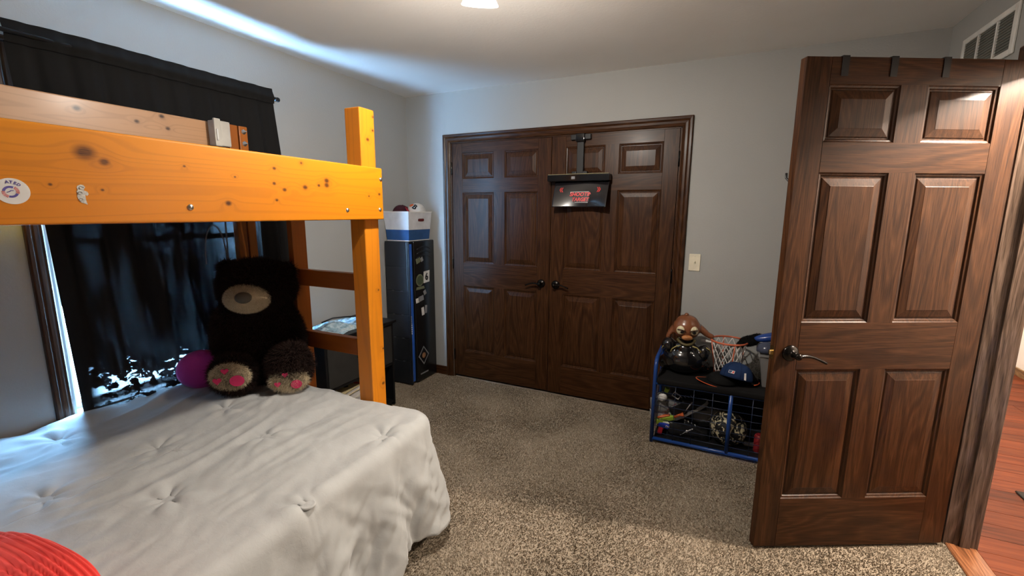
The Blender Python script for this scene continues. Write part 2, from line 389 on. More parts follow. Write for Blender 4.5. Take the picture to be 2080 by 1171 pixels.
box('door_stop', XW + .050, XW + .085, DY1 - .030, DY1 - .018, 0.004, DZ - .018, JAM, jr)
cj = thing('trim_6', 'oak jamb lining the closet opening', 'trim', kind='structure')
box('jamb_board', CX0 - .001, CX0 + .010, .004, .10, 0, CZ, OZ, cj); box('jamb_board', CX1 - .010, CX1 + .001, .004, .10, 0, CZ, OZ, cj); box('jamb_board', CX0, CX1, .004, .10, CZ - .008, CZ + .001, OX, cj)
for nm, a, mat, lb in (('baseboard_back', [(0.0, CX0 - .066, -.013, 0), (CX1 + .066, XW, -.013, 0)], OX, 'brown oak baseboard along the closet wall'),
                       ('baseboard_left', [(0, .013, YB, -.013)], OY, 'brown oak baseboard along the window wall'),
                       ('baseboard_right', [(XW - .013, XW, DY1 + .067, -.013), (XW - .013, XW, YB, DY0 - .067)], OY, 'brown oak baseboard along the doorway wall'),
                       ('baseboard_hall', [(HX - .013, HX, YS, YN)], oak('oak_base_hall', 'y', (0.10, .06, .03), (0.22, .13, .065), (0.30, .19, .10)), 'oak baseboard along the pale hallway wall')):
    bm = bmesh.new()
    for (x0, x1, y0, y1) in a: bx(bm, x0, x1, y0, y1, 0, 0.082, 0.004)
    tag(bmo(nm, bm, mat), lb, 'baseboard', kind='structure')

# ------------------------------------------------------------------ window with panes, rod and worn blackout curtain
def glassmat():
    m, nt, bs, out = nodes('window_glass'); t = N(nt, 'ShaderNodeBsdfTransparent'); g = N(nt, 'ShaderNodeBsdfGlossy'); g.inputs['Roughness'].default_value = 0.02
    v = coords(nt); f = tex(nt, v, 3); nt.links.new(ramp(nt, f, [(0, (0.93, 0.95, 0.95)), (1, (0.97, 0.98, 0.98))]), t.inputs[0])
    mx = N(nt, 'ShaderNodeMixShader'); mx.inputs[0].default_value = 0.06; nt.links.new(t.outputs[0], mx.inputs[1]); nt.links.new(g.outputs[0], mx.inputs[2]); nt.links.new(mx.outputs[0], out.inputs[0]); return m
GL = glassmat(); VIN = plain('white_vinyl', (0.66, 0.66, 0.64), 0.45)
wr = thing('window_1', 'tall sash window behind the black curtain', 'window', kind='structure')
def rect_frame(name, x0, x1, y0, y1, z0, z1, w, mat, parent):
    bm = bmesh.new()
    bx(bm, x0, x1, y0, y0 + w, z0, z1); bx(bm, x0, x1, y1 - w, y1, z0, z1); bx(bm, x0, x1, y0 + w, y1 - w, z0, z0 + w); bx(bm, x0, x1, y0 + w, y1 - w, z1 - w, z1)
    return bmo(name, bm, mat, parent)
rect_frame('window_frame', -.119, -.002, WY0, WY1, WZ0, WZ1, .012, VIN, wr)
for (z0, z1, xo) in ((WZ0 + .012, 1.35, -.075), (1.32, WZ1 - .012, -.100)):
    s = rect_frame('sash', xo - .012, xo + .012, WY0 + .012, WY1 - .012, z0, z1, .028, VIN, wr)
    box('pane', xo - .002, xo + .002, WY0 + .04, WY1 - .04, z0 + .028, z1 - .028, GL, s)
box('window_sill', -.10, .022, WY0 + .0, WY1, WZ0 - .012, WZ0 + .006, OY, wr, 0.003)
rod = thing('curtain_rod', 'black curtain rod with round end knob above the window', 'curtain rod', (0, 0, 0))
tubeo('rod', [(.085, -2.56, 2.135), (.085, -1.345, 2.135)], .0085, BLK, rod, 10)
for (yy, s) in ((-1.345, 1), (-2.56, -1)):
    latheo('finial', [(.0085, 0), (.013, .004), (.013, .010), (.009, .014), (.014, .022), (.012, .031), (.004, .036)], BLK, rod, 12, Matrix.Translation((.085, yy, 2.135)) @ Matrix.Rotation(-s * PI / 2, 4, 'X'))
for yy in (-1.36, -2.53):
    bm = bmesh.new(); bx(bm, 0, .004, yy - .012, yy + .012, 2.09, 2.15, .001); tube(bm, [(.003, yy, 2.115), (.06, yy, 2.115), (.085, yy, 2.124)], .004, 6); bmo('bracket', bm, BLK, rod)
def curtainmat():
    m, nt, bs, out = nodes('worn_blackout_cloth'); tc = N(nt, 'ShaderNodeTexCoord'); sx = N(nt, 'ShaderNodeSeparateXYZ'); nt.links.new(tc.outputs['Object'], sx.inputs[0])
    v = coords(nt, (1, 1, 1.7), rand=False); vw = coords(nt, (1, 1, 4.0), rand=False); vv = coords(nt, (1, 1, 0.22), rand=False)
    bs.inputs['Base Color'].default_value = (0.011, 0.0105, 0.0105, 1); spec(bs, 0.85, 0.15)
    weave = tex(nt, vw, 420.0, 2, 0.7); bump(nt, bs, weave, 0.3, 0.001)
    # coating rubbed thin: low on the cloth it has flaked off in patches with ragged edges
    flake = tex(nt, v, 17.0, 4, 0.62, 0.4); area = tex(nt, v, 4.0, 2)
    low = N(nt, 'ShaderNodeMapRange'); low.inputs['From Min'].default_value = 0.90; low.inputs['From Max'].default_value = 0.66; nt.links.new(sx.outputs[2], low.inputs[0])
    side = N(nt, 'ShaderNodeMapRange'); side.inputs['From Min'].default_value = -2.36; side.inputs['From Max'].default_value = -2.30; nt.links.new(sx.outputs[1], side.inputs[0])
    th = math_(nt, 'MULTIPLY_ADD', low.outputs[0], -0.315, 0.80); th = math_(nt, 'SUBTRACT', th, math_(nt, 'MULTIPLY', math_(nt, 'SUBTRACT', area, 0.5), 0.22))
    hole = math_(nt, 'MULTIPLY', math_(nt, 'GREATER_THAN', flake, th), side.outputs[0])
    hole = math_(nt, 'MULTIPLY', hole, math_(nt, 'GREATER_THAN', sx.outputs[2], 0.575))
    thin = tex(nt, vv, 9.0, 4, 0.65); pin = tex(nt, vw, 70.0, 4, 0.8)
    tv = math_(nt, 'MULTIPLY', ramp(nt, thin, [(0.44, (0, 0, 0)), (0.74, (1, 1, 1))]), ramp(nt, pin, [(0.50, (0, 0, 0)), (0.68, (1, 1, 1))])); tv = math_(nt, 'MULTIPLY', math_(nt, 'MULTIPLY', tv, side.outputs[0]), math_(nt, 'LESS_THAN', sx.outputs[2], 1.62))
    up_ = N(nt, 'ShaderNodeMapRange'); up_.inputs['From Min'].default_value = -1.80; up_.inputs['From Max'].default_value = -1.60; nt.links.new(sx.outputs[1], up_.inputs[0])
    uz = N(nt, 'ShaderNodeMapRange'); uz.inputs['From Min'].default_value = 1.16; uz.inputs['From Max'].default_value = 1.40; nt.links.new(sx.outputs[2], uz.inputs[0])
    worn = math_(nt, 'MULTIPLY', math_(nt, 'MULTIPLY', math_(nt, 'MULTIPLY', up_.outputs[0], uz.outputs[0]), math_(nt, 'LESS_THAN', sx.outputs[2], 1.62)), ramp(nt, pin, [(0.40, (0, 0, 0)), (0.60, (1, 1, 1))]))
    tv = math_(nt, 'ADD', math_(nt, 'MULTIPLY', tv, 0.0022), math_(nt, 'MULTIPLY', worn, 0.0075))
    tv = math_(nt, 'ADD', tv, math_(nt, 'MULTIPLY', hole, 0.020))
    tr = N(nt, 'ShaderNodeBsdfTransparent'); mx = N(nt, 'ShaderNodeMixShader'); nt.links.new(tv, mx.inputs[0]); nt.links.new(bs.outputs[0], mx.inputs[1]); nt.links.new(tr.outputs[0], mx.inputs[2]); nt.links.new(mx.outputs[0], out.inputs[0])
    return m
CU = thing('curtain', 'black blackout curtain hanging over the window, worn through near its bottom', 'curtain')
def cloth_sheet(name, z0, z1, parent, xo=0.0):
    ny, nz = 150, 60; V = []; F = []
    for j in range(nz + 1):
        z = z0 + (z1 - z0) * j / nz
        yl = -2.452 + (2.18 - z) * 0.040 if z > 1.4 else -2.4208 + (1.4 - z) * 0.034; yr = -1.374 + (2.18 - z) * 0.075
        for i in range(ny + 1):
            t = i / ny; y = yl + (yr - yl) * t
            fall = min(1, max(0, (2.14 - z) / 0.5)) * 0.7 + 0.3
            f = 0.011 * math.sin(2 * PI * (9.5 * t + 0.25 * math.sin(5 * t))) + 0.007 * noise.noise((t * 9, z * 1.1, 2)) + 0.004 * math.sin(2 * PI * 21 * t + z)
            f *= min(1, t / 0.06 + 0.2)
            pocket = math.exp(-((z - 2.135) / 0.022) ** 2) * 0.010
            V.append((0.054 + 0.029 * min(1, t / 0.22) + 0.016 * max(0, (t - 0.7) / 0.3) + xo + f * fall + pocket - 0.02 * min(1, max(0, (1.4 - z))), y, z))
    for j in range(nz):
        for i in range(ny):
            a = j * (ny + 1) + i; F.append((a, a + 1, a + ny + 2, a + ny + 1))
    return pyd(name, V, F, CM, parent, True)
CM = curtainmat()
cs = cloth_sheet('cloth', 0.42, 2.105, CU); hd = cloth_sheet('rod_pocket', 2.10, 2.182, CU, 0.009)

# ------------------------------------------------------------------ six-panel oak doors
ROWS = ((0.232, 0.826), (1.025, 1.620), (1.732, 1.940))
def door_leaf(name, label, w, h, cols, loc, rz, th=0.035):
    """local x across the leaf, front face at y=0 looking to -y"""
    root = thing(name, label, 'door', loc, rz, kind='structure')
    (a0, a1), (b0, b1) = cols; e = 0.0006
    for (x0, x1) in ((0, a0), (b1, w)): box('stile', x0 + e, x1 - e if x1 < w else x1, 0, th, 0, h, OZ, root, 0.0012)
    zs = [0] + [z for r in ROWS for z in r] + [h]
    for i in range(0, len(zs), 2): box('rail', a0, b1, 0, th, zs[i], zs[i + 1], OX, root)
    for (z0, z1) in ROWS:
        box('mullion', a1, b0, 0, th, z0, z1, OZ, root)
        for (x0, x1) in cols:
            L = [(0, 0), (0.004, 0.0045), (0.010, 0.0060), (0.014, 0.0115), (0.018, 0.0115), (0.022, 0.0080), (0.050, 0.0020), (0.0515, 0.0012)]
            V = []; F = []
            for side in (0, 1):
                base = len(V)
                for (ins, dp) in L:
                    yy = dp if side == 0 else th - dp
                    V += [(x0 + ins, yy, z0 + ins), (x1 - ins, yy, z0 + ins), (x1 - ins, yy, z1 - ins), (x0 + ins, yy, z1 - ins)]
                for q in range(len(L) - 1):
                    for k in range(4):
                        A = base + q * 4 + k; B = base + q * 4 + (k + 1) % 4; f = (A, B, B + 4, A + 4); F.append(f if side == 0 else f[::-1])
                t = base + (len(L) - 1) * 4; f = (t, t + 1, t + 2, t + 3); F.append(f if side == 0 else f[::-1])
            pyd('panel', V, F, OZ, root)
    return root
def lever(parent, x, z, sx, th=0.0, side=-1, drop=0.0):
    """rosette and curved lever; sx = way the lever points, side = -1 on the front face"""
    Mr = Matrix.Translation((x, th, z)) @ Matrix.Rotation(PI / 2 if side < 0 else -PI / 2, 4, 'X')
    hd = latheo('door_handle', [(.034, 0), (.034, .004), (.030, .009), (.020, .013), (.014, .016), (.011, .022), (.011, .046), (.014, .050), (.013, .058), (.006, .062)], BRZ, parent, 28, Mr); hd['label'] = 'dark bronze lever handle'
    yy = th + side * 0.050; pts = []; rr = []
    for i in range(13):
        t = i / 12; pts.append((x + sx * t * 0.118, yy - side * 0.004 * math.sin(t * PI), z + 0.007 * math.sin(t * PI * 1.25) - 0.010 * t * t - drop * t)); rr.append(0.0105 - 0.0042 * t + 0.002 * math.exp(-((t - 1) / .12) ** 2))
    tubeo('lever', pts, rr, BRZ, hd, 10, flat=0.75)
d1 = door_leaf('door_1', 'left closet door of brown oak with six raised panels and a bronze lever', 0.888, 2.018, ((0.100, 0.394), (0.492, 0.782)), (0.459, 0.008, 0.020), 0)
d2 = door_leaf('door_2', 'right closet door of brown oak behind the hanging shooting target', 0.906, 2.018, ((0.111, 0.407), (0.504, 0.806)), (1.3525, 0.004, 0.020), 0)
for dd, lx, sx in ((d1, 0.822, -1), (d2, 0.052, 1)): lever(dd, lx, 0.896, sx)
for dd, hx in ((d1, -0.003), (d2, 0.909)):
    for hz in (0.19, 1.02, 1.82):
        bm = bmesh.new(); lathe(bm, [(.0025, -.052), (.0055, -.048), (.0055, .048), (.0025, .052)], 10, Matrix.Translation((hx, -.004, hz))); bmo('hinge', bm, BRZ, dd, True)
d3 = door_leaf('door_3', 'open hallway door of brown oak with black hook straps over its top', 0.862, 2.035, ((0.097, 0.372), (0.477, 0.755)), (3.5586 - 0.862 * 0.8926, -0.8312 - 0.862 * 0.4508, 0.015), math.radians(26.79))
lever(d3, 0.066, 0.896, 1, drop=0.012); lever(d3, 0.066, 0.896, 1, th=0.035, side=1)
box('latch_bolt', -0.013, 0.002, 0.011, 0.024, 0.886, 0.906, BRASS, d3, 0.003); box('latch_plate', -0.0012, 0.0005, 0.005, 0.030, 0.868, 0.924, BRASS, d3)
for hz in (0.20, 1.0, 1.83):
    latheo('hinge', [(.003, -.052), (.006, -.048), (.006, .048), (.003, .052)], BRZ, d3, 10, Matrix.Translation((0.866, .040, hz)))
# over-the-door hook rack: three straps that hang from the top of the open door
rk = thing('over_door_rack', 'black hook rack hanging from three straps over the open door', 'hook rack', d3.location, math.radians(26.79))
for sxp in (0.147, 0.333, 0.533):
    bm = bmesh.new(); bx(bm, sxp - .013, sxp + .013, -.0035, -.0012, 1.968, 2.0392); bx(bm, sxp - .013, sxp + .013, -.0035, .0385, 2.0362, 2.0392); bx(bm, sxp - .013, sxp + .013, .0362, .0385, 1.60, 2.0392); bmo('strap', bm, BLK, rk)
box('hook_bar', 0.02, 0.66, .0385, .044, 1.60, 1.635, BLK, rk, 0.001)
for hx in (0.05, 0.19, 0.34, 0.49, 0.63):
    tubeo('hook', [(hx, .044, 1.615), (hx, .060, 1.595), (hx - .01, .085, 1.590), (hx - .015, .100, 1.605), (hx - .015, .102, 1.625)], .0045, BLK, rk, 8)

# ------------------------------------------------------------------ light switch and vent
sw = thing('light_switch', 'ivory light switch plate beside the closet doors', 'light switch', (2.407, -.0005, 1.146))
box('plate', -.036, .036, -.006, 0, -.058, .058, IVORY, sw, 0.003, 2); box('switch_well', -.006, .006, -.0075, -.005, -.013, .013, IVORY, sw, .001)
bm = bmesh.new(); bx(bm, -.0045, .0045, -.016, -.005, -.001, .009, .0015); bmo('toggle', bm, IVORY, sw)
for z in (-.042, .042): latheo('screw', [(.0035, 0), (.0032, .0012), (.001, .0016)], IVORY, sw, 10, Matrix.Translation((0, -.006, z)) @ Matrix.Rotation(PI / 2, 4, 'X'))
vt = thing('air_vent', 'white framed air return vent high on the wall above the open door', 'vent', (XW, -0.41, 2.228))
vy, vz = 0.236, 0.100
VW = plain('vent_white', (0.74, 0.73, 0.69), 0.5); VDK = plain('vent_dark_grey', (0.16, 0.16, 0.14), 0.7)  # slats and back plate darker than the frame
for (a, b, c, d_) in ((-vy, -vy + .030, -vz, vz), (vy - .022, vy, -vz, vz), (-vy + .030, vy - .022, -vz, -vz + .026), (-vy + .030, vy - .022, vz - .026, vz)):
    box('frame_bar', -.010, 0, a, b, c, d_, VW, vt, 0.003)
for yy in (-.075, .085): box('divider', -.008, -.001, yy - .006, yy + .006, -vz + .026, vz - .026, VW, vt)
for k in range(12):
    z = -vz + .032 + k * .0122
    bm = bmesh.new(); bx(bm, -.0055, .0005, -vy + .03, vy - .022, z, z + .0014, 0, 1, Matrix.Translation((0, 0, z)) @ Matrix.Rotation(-.6, 4, 'Y') @ Matrix.Translation((0, 0, -z))); bmo('slat', bm, VDK, vt)
box('back_plate', -.0012, -.0004, -vy + .01, vy - .01, -vz + .01, vz - .01, VDK, vt)

# ------------------------------------------------------------------ ceiling lamps
def shademat(name, col, e, fac=0.45):
    m, nt, bs, out = nodes(name); em = N(nt, 'ShaderNodeEmission'); v = coords(nt); f = tex(nt, v, 8)
    nt.links.new(ramp(nt, f, [(0, tuple(c * .95 for c in col)), (1, col)]), em.inputs[0]); em.inputs[1].default_value = e
    t = N(nt, 'ShaderNodeBsdfTransparent'); t.inputs[0].default_value = (1, .98, .95, 1); mx = N(nt, 'ShaderNodeMixShader'); mx.inputs[0].default_value = fac
    nt.links.new(t.outputs[0], mx.inputs[1]); nt.links.new(em.outputs[0], mx.inputs[2]); nt.links.new(mx.outputs[0], out.inputs[0]); return m
SHM = shademat('frosted_lit_glass', LAMP_C, 18.0, 0.6); SHB = shademat('lit_bulb', LAMP_C, 30.0, 0.4); NICK = plain('brushed_nickel', (0.5, 0.48, 0.45), 0.35, 0.5, 1.0)
cl = thing('ceiling_light', 'lit ceiling lamp with a tilted frosted glass bell shade', 'ceiling light', (1.752, -1.812, H - .012))
latheo('canopy', [(.070, -.0), (.070, -.010), (.055, -.026), (.02, -.036), (.012, -.040), (.012, -.105), (.020, -.110), (.020, -.125), (.006, -.130)], NICK, cl, 28)
a = math.radians(124); dx, dy = math.cos(a), math.sin(a)
tubeo('arm', [(0, 0, -.115), (dx * .02, dy * .02, -.122), (dx * .034, dy * .034, -.135), (dx * .040, dy * .040, -.150)], .007, NICK, cl, 8)
Mx = Matrix.Translation((dx * .040, dy * .040, -.146)) @ Matrix.Rotation(a, 4, 'Z') @ Matrix.Rotation(PI - math.radians(18), 4, 'Y')
sh = latheo('glass_shade', [(.018, 0), (.028, .006), (.038, .025), (.047, .055), (.057, .080), (.066, .096), (.064, .098), (.054, .080), (.045, .055), (.036, .025), (.020, .008)], SHM, cl, 32, Mx, cap=False)
latheo('socket', [(.017, -.006), (.019, .0), (.019, .012), (.010, .014)], NICK, cl, 16, Mx)
latheo('bulb', [(.010, .012), (.014, .03), (.024, .05), (.026, .064), (.018, .082), (.004, .088)], SHB, sh, 16, Mx)
L = bpy.data.lights.new('bulb_light', 'POINT'); L.energy = LAMP_W; L.color = LAMP_C; L.shadow_soft_size = 0.035
lo = bpy.data.objects.new('bulb_light', L); COL.objects.link(lo); lo.parent = cl; lo.location = Mx @ Vector((0, 0, .085))
hl = thing('hall_light', 'hanging bowl lamp of the hallway ceiling', 'ceiling light', (4.02, -1.035, H))
latheo('canopy', [(.07, 0), (.07, -.012), (.05, -.02), (.008, -.022), (.008, -.17), (.12, -.175), (.12, -.19), (.02, -.191)], NICK, hl, 28)
latheo('glass_bowl', [(.112, -.184), (.110, -.21), (.095, -.24), (.055, -.265), (.01, -.275)], shademat('hall_lit_glass', HALL_C, 4.0), hl, 28)
L = bpy.data.lights.new('hall_bulb', 'POINT'); L.energy = HALL_W; L.color = HALL_C; L.shadow_soft_size = 0.05
lo = bpy.data.objects.new('hall_bulb', L); COL.objects.link(lo); lo.parent = hl; lo.location = (0, 0, -.240)

h2 = hl.copy(); COL.objects.link(h2); h2.location = (4.38, 2.0, H); h2['label'] = 'added unseen fill lamp further down the hallway'  # added out of view to brighten the pale hall wall
for c in list(hl.children):
    k = c.copy(); COL.objects.link(k); k.parent = h2
    if k.type == 'LIGHT': k.data = c.data.copy(); k.data.energy = 260.0
for o in (hl, h2): o['group'] = 'hallway lamps'

# ------------------------------------------------------------------ loft bed of orange stained pine
BKN = [(-2.677, 1.617, .022), (-2.640, 1.598, .011), (-2.75, 1.535, .004), (-2.652, 1.527, .004), (-2.45, 1.605, .004), (-2.30, 1.585, .004), (-2.155, 1.625, .007), (-2.16, 1.573, .007), (-2.155, 1.515, .006),
       (-2.12, 1.553, .008), (-2.03, 1.566, .011), (-1.965, 1.577, .007), (-1.925, 1.598, .012), (-1.926, 1.580, .012), (-1.69, 1.545, .005), (-1.622, 1.556, .008), (-2.33, 1.50, .010), (-2.04, 1.655, .006)]
PB = (0.76, 0.285, 0.006)
BEAM = pine('pine_front_beam', 'y', PB, PD, BKN); PZ = pine('pine_post', 'z', (0.66, 0.225, 0.010), PD, [(-1.64, 1.80, .010), (-1.605, 1.845, .007), (-1.60, 1.905, .006), (-1.615, 1.10, .006), (-1.61, .62, .010), (-1.60, .80, .006)])
PYN = pine('pine_rail', 'y', (0.44, 0.25, 0.135), (0.12, 0.05, 0.03), [(-2.32, 1.875, .014), (-2.12, 1.86, .010), (-2.02, 1.90, .011), (-2.0, 1.85, .010)]); PXX = pine('pine_rung_shaded', 'x', (0.34, 0.095, 0.012), PD); PZD = pine('pine_post_shaded', 'z', (0.36, 0.110, 0.012), PD)  # rungs and rear posts: same pine, under-loft shade darkened into the colour
PYR = pine('pine_side', 'y', PB, PD)
lf = thing('loft_bed', 'orange stained pine loft bed with thick side beam and ladder end', 'loft bed')
bmz = box('front_beam', 1.062, 1.100, -3.66, -1.597, 1.4405, 1.6750, BEAM, lf, 0.006, 3)
bmz['label'] = 'wide orange pine beam with dark knots'
box('back_beam', .080, .118, -3.66, -1.597, 1.4405, 1.675, PYR, lf, .006, 2)
box('guard_rail', .162, .200, -3.60, -1.815, 1.795, 1.915, PYN, lf, .005, 2)
box('post', .973, 1.062, -1.685, -1.592, 0.012, 1.935, PZ, lf, .006, 3)
box('post', .973, 1.062, -3.655, -3.566, 0.012, 1.935, PZ, lf, .006, 3)
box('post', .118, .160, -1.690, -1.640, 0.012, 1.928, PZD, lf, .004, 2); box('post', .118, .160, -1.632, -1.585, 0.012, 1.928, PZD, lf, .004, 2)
box('post', .118, .207, -3.655, -3.566, 0.012, 1.935, PZ, lf, .006, 2)
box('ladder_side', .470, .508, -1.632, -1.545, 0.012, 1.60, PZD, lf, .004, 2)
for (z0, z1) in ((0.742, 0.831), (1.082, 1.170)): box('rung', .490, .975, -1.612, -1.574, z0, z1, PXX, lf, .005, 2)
box('end_shade_board', .162, .972, -1.672, -1.634, 1.4405, 1.675, PXX, lf, .005, 2)  # unseen, made tall to keep lamp light off rungs and ladder side
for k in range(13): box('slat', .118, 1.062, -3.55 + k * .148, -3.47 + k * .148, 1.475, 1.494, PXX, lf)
box('mattress', .17, 1.05, -3.54, -1.69, 1.496, 1.650, plain('mattress_ticking', (0.45, 0.44, 0.42), .8), lf, .03, 3, True)
for (y, z) in ((-2.446, 1.486), (-1.823, 1.482), (-1.609, 1.624), (-1.622, 1.486)):
    latheo('bolt', [(.0095, 0), (.0095, .001), (.0080, .0035), (.0045, .0056), (.001, .0062)], STEEL, lf, 16, Matrix.Translation((1.0995, y, z)) @ Matrix.Rotation(PI / 2, 4, 'Y'))
for z in (1.900, 1.838):
    Mb = Matrix.Translation((.159, -1.606, z)) @ Matrix.Rotation(PI / 2, 4, 'Y')
    latheo('bolt', [(.014, 0), (.014, .0015), (.0065, .0016), (.0065, .008), (.0042, .0081), (.0042, .022), (.001, .023)], STEEL, lf, 6, Mb)
# grey clip-on box on the guard rail
cb = thing('clip_box', 'light grey plastic box clipped to the end of the guard rail', 'box', (.200, -1.79, 1.79))
box('housing', .001, .050, -.030, .052, .008, .130, GREYP, cb, .006, 2); box('front_plate', .050, .064, -.036, -.004, .004, .136, GREYP, cb, .004, 2); box('clip', .064, .070, -.030, -.022, .03, .085, WHT, cb, .002)
# stickers lie on the beam; their outlines are cut paper
Ms = frame((1.1003, 0, 0), (0, 1, 0), (0, 0, 1))
st = thing('round_sticker', 'round white sticker with a red and violet swirl on the beam', 'sticker')
poly_slab('backing', circ(.0262 * 1.1, 40, -2.815, 1.5165), .0006, PAPER, st, Ms)
Mo = Ms @ Matrix.Translation((0, 0, .0007))
def ring_arc(name, r0, r1, a0, a1, mat, par, cx, cy, M, n=16):
    p = [(cx + r1 * math.cos(a0 + (a1 - a0) * i / n), cy + r1 * math.sin(a0 + (a1 - a0) * i / n)) for i in range(n + 1)] + [(cx + r0 * math.cos(a1 - (a1 - a0) * i / n), cy + r0 * math.sin(a1 - (a1 - a0) * i / n)) for i in range(n + 1)]
    return poly_slab(name, p, .0003, mat, par, M)
sc = (-2.818, 1.515)
ring_arc('violet_arc', .0085, .013, 1.1, 3.0, ink, st, *sc, Mo); ring_arc('violet_arc', .0085, .013, -1.9, -.35, ink, st, *sc, Mo)
for k in range(7): ring_arc('red_stripe', .0085, .0145, -.25 + k * .18, -.16 + k * .18, RED, st, *sc, Mo, 3); ring_arc('red_stripe', .0085, .0145, 3.1 + k * .18, 3.19 + k * .18, RED, st, *sc, Mo, 3)
tubeo('violet_squiggle', [(1.1012, sc[0] - .006, sc[1] - .001), (1.1012, sc[0] - .002, sc[1]), (1.1012, sc[0] + .001, sc[1] + .003), (1.1012, sc[0] + .005, sc[1] + .003)], .0008, ink, st, 6)
for k, chh in enumerate('ATED'):
    a = math.radians(99 - k * 17); rr = .0215
    text('letter', chh, .0085, ink, st, Mo @ Matrix.Translation((sc[0] + rr * math.cos(a), sc[1] + rr * math.sin(a), .0003)) @ Matrix.Rotation(a - PI / 2, 4, 'Z'), .0001, .0003)
pk = thing('torn_sticker', 'torn whitish sticker scrap beside a small knot on the beam', 'sticker')
out = [(-.008, .022), (.0, .025), (.008, .024), (.012, .019), (.008, .014), (.007, .011), (.016, .008), (.019, .002), (.014, -.002), (.009, .0), (.009, -.012), (.012, -.024), (.004, -.021), (-.004, -.019), (-.010, -.013), (-.013, -.004), (-.011, .003), (-.013, .008), (-.009, .012), (-.011, .017)]
TORN = plain('torn_paper', (0.52, 0.49, 0.44), .7, var=.3, sc=160)
poly_slab('paper', [(-2.695 + a * .72, 1.513 + b) for a, b in out], .0006, TORN, pk, Ms)
for (a, b, r) in ((-.004, -.012, .0055), (.001, .017, .006), (-.004, .004, .006)):
    tubeo('ink_curl', [(1.1012, -2.695 + .72 * (a + r * math.cos(t * .7)), 1.513 + b + r * .6 * math.sin(t * .7)) for t in range(8)], .0006, plain('grey_ink', (0.2, 0.2, 0.18), .7), pk, 5)

# ------------------------------------------------------------------ lower bed with grey comforter
bd = thing('bed', 'low dark bed base showing under the grey comforter', 'bed')
box('base', .10, 1.36, -3.55, -1.80, .012, .22, plain('dark_cloth', (0.02, 0.018, 0.017), .9), bd, .02, 2); box('mattress', .06, 1.38, -3.60, -1.78, .225, .50, WHT, bd, .04, 3, True)
BT = 0.548
BUT = [(1.352, -1.945), (1.424, -2.382), (0.948, -2.173), (1.004, -2.558), (0.186, -2.531), (0.649, -2.730), (0.50, -2.06), (1.02, -2.98), (0.62, -2.40)]
def bedz(x, y):
    f = 0.0
    # long soft folds that run along the bed, a few of them sharp
    wx = x + 0.10 * noise.noise((x * 1.5, y * 1.5, 5.0)) + 0.16 * y
    n1 = noise.noise((wx * 7.0, y * 1.3, 0.3)); am = max(0.0, 0.5 + 1.3 * noise.noise((x * 2.6 + 4, y * 2.2, 6.0))); f += 0.015 * am * (1 - abs(n1) * 2.2)
    n2 = noise.noise((wx * 13.0 - y * 5 + 3, y * 5.2, 1.7)); f += 0.0065 * max(0.0, 0.45 + 1.2 * noise.noise((x * 3.1, y * 3.4 + 7, 2.0))) * (1 - abs(n2) * 2.4)
    n3 = noise.noise((x * 26.0 + y * 9, y * 20.0, 4.1)); f += 0.0022 * n3
    f += 0.012 * noise.noise((x * 2.3, y * 2.0, 9.0))
    for (bx_, by_) in BUT:
        dx, dy = x - bx_, y - by_; r = math.hypot(dx, dy)
        if r < 0.35:
            th = math.atan2(dy, dx)
            f -= 0.013 * math.exp(-(r / 0.040) ** 2)
            f += 0.0070 * math.exp(-((r - 0.055) / 0.035) ** 2) * (0.5 + 0.5 * math.sin(th * 5 + bx_ * 30))
            f += 0.0045 * math.sin(th * 7 + by_ * 20) * math.exp(-r / 0.10) * min(1, r / .03)
    if x < 0.30: f += 0.030 * math.exp(-((x - .06) / .09) ** 2) * (0.7 + 0.8 * noise.noise((3, y * 6, 2)))
    return BT + f
# outline of the mattress top (rounded rectangle), walked once round
ex0, ex1, ey0, ey1, rc = .035, 1.400, -3.62, -1.715, .09
per = []
def arc(cx, cy, a0, a1, n):
    for i in range(n): a = a0 + (a1 - a0) * i / n; per.append((cx + rc * math.cos(a), cy + rc * math.sin(a), math.cos(a), math.sin(a)))
def edge(p, q, nx, ny, n):
    for i in range(n): t = i / n; per.append((p[0] + (q[0] - p[0]) * t, p[1] + (q[1] - p[1]) * t, nx, ny))
edge((ex1, ey0 + rc), (ex1, ey1 - rc), 1, 0, 300); arc(ex1 - rc, ey1 - rc, 0, PI / 2, 36)
edge((ex1 - rc, ey1), (ex0 + rc, ey1), 0, 1, 200); arc(ex0 + rc, ey1 - rc, PI / 2, PI, 10)
edge((ex0, ey1 - rc), (ex0, ey0 + rc), -1, 0, 220); arc(ex0 + rc, ey0 + rc, PI, 1.5 * PI, 10)
edge((ex0 + rc, ey0), (ex1 - rc, ey0), 0, -1, 120); arc(ex1 - rc, ey0 + rc, 1.5 * PI, 2 * PI, 10)
V = []; F = []; NP = len(per); NR = 130; nd = 46
ln = 0; acc = [0]
for i in range(1, NP): acc.append(acc[-1] + math.hypot(per[i][0] - per[i - 1][0], per[i][1] - per[i - 1][1]))
def medial(p): return (.72, min(-2.40, max(-2.95, p[1])))
for j in range(NR + 1):
    t = j / NR
    for p in per:
        m = medial(p); x = m[0] + (p[0] - m[0]) * t; y = m[1] + (p[1] - m[1]) * t
        V.append((x, y, bedz(x, y)))
zrow = [V[NR * NP + i][2] for i in range(NP)]
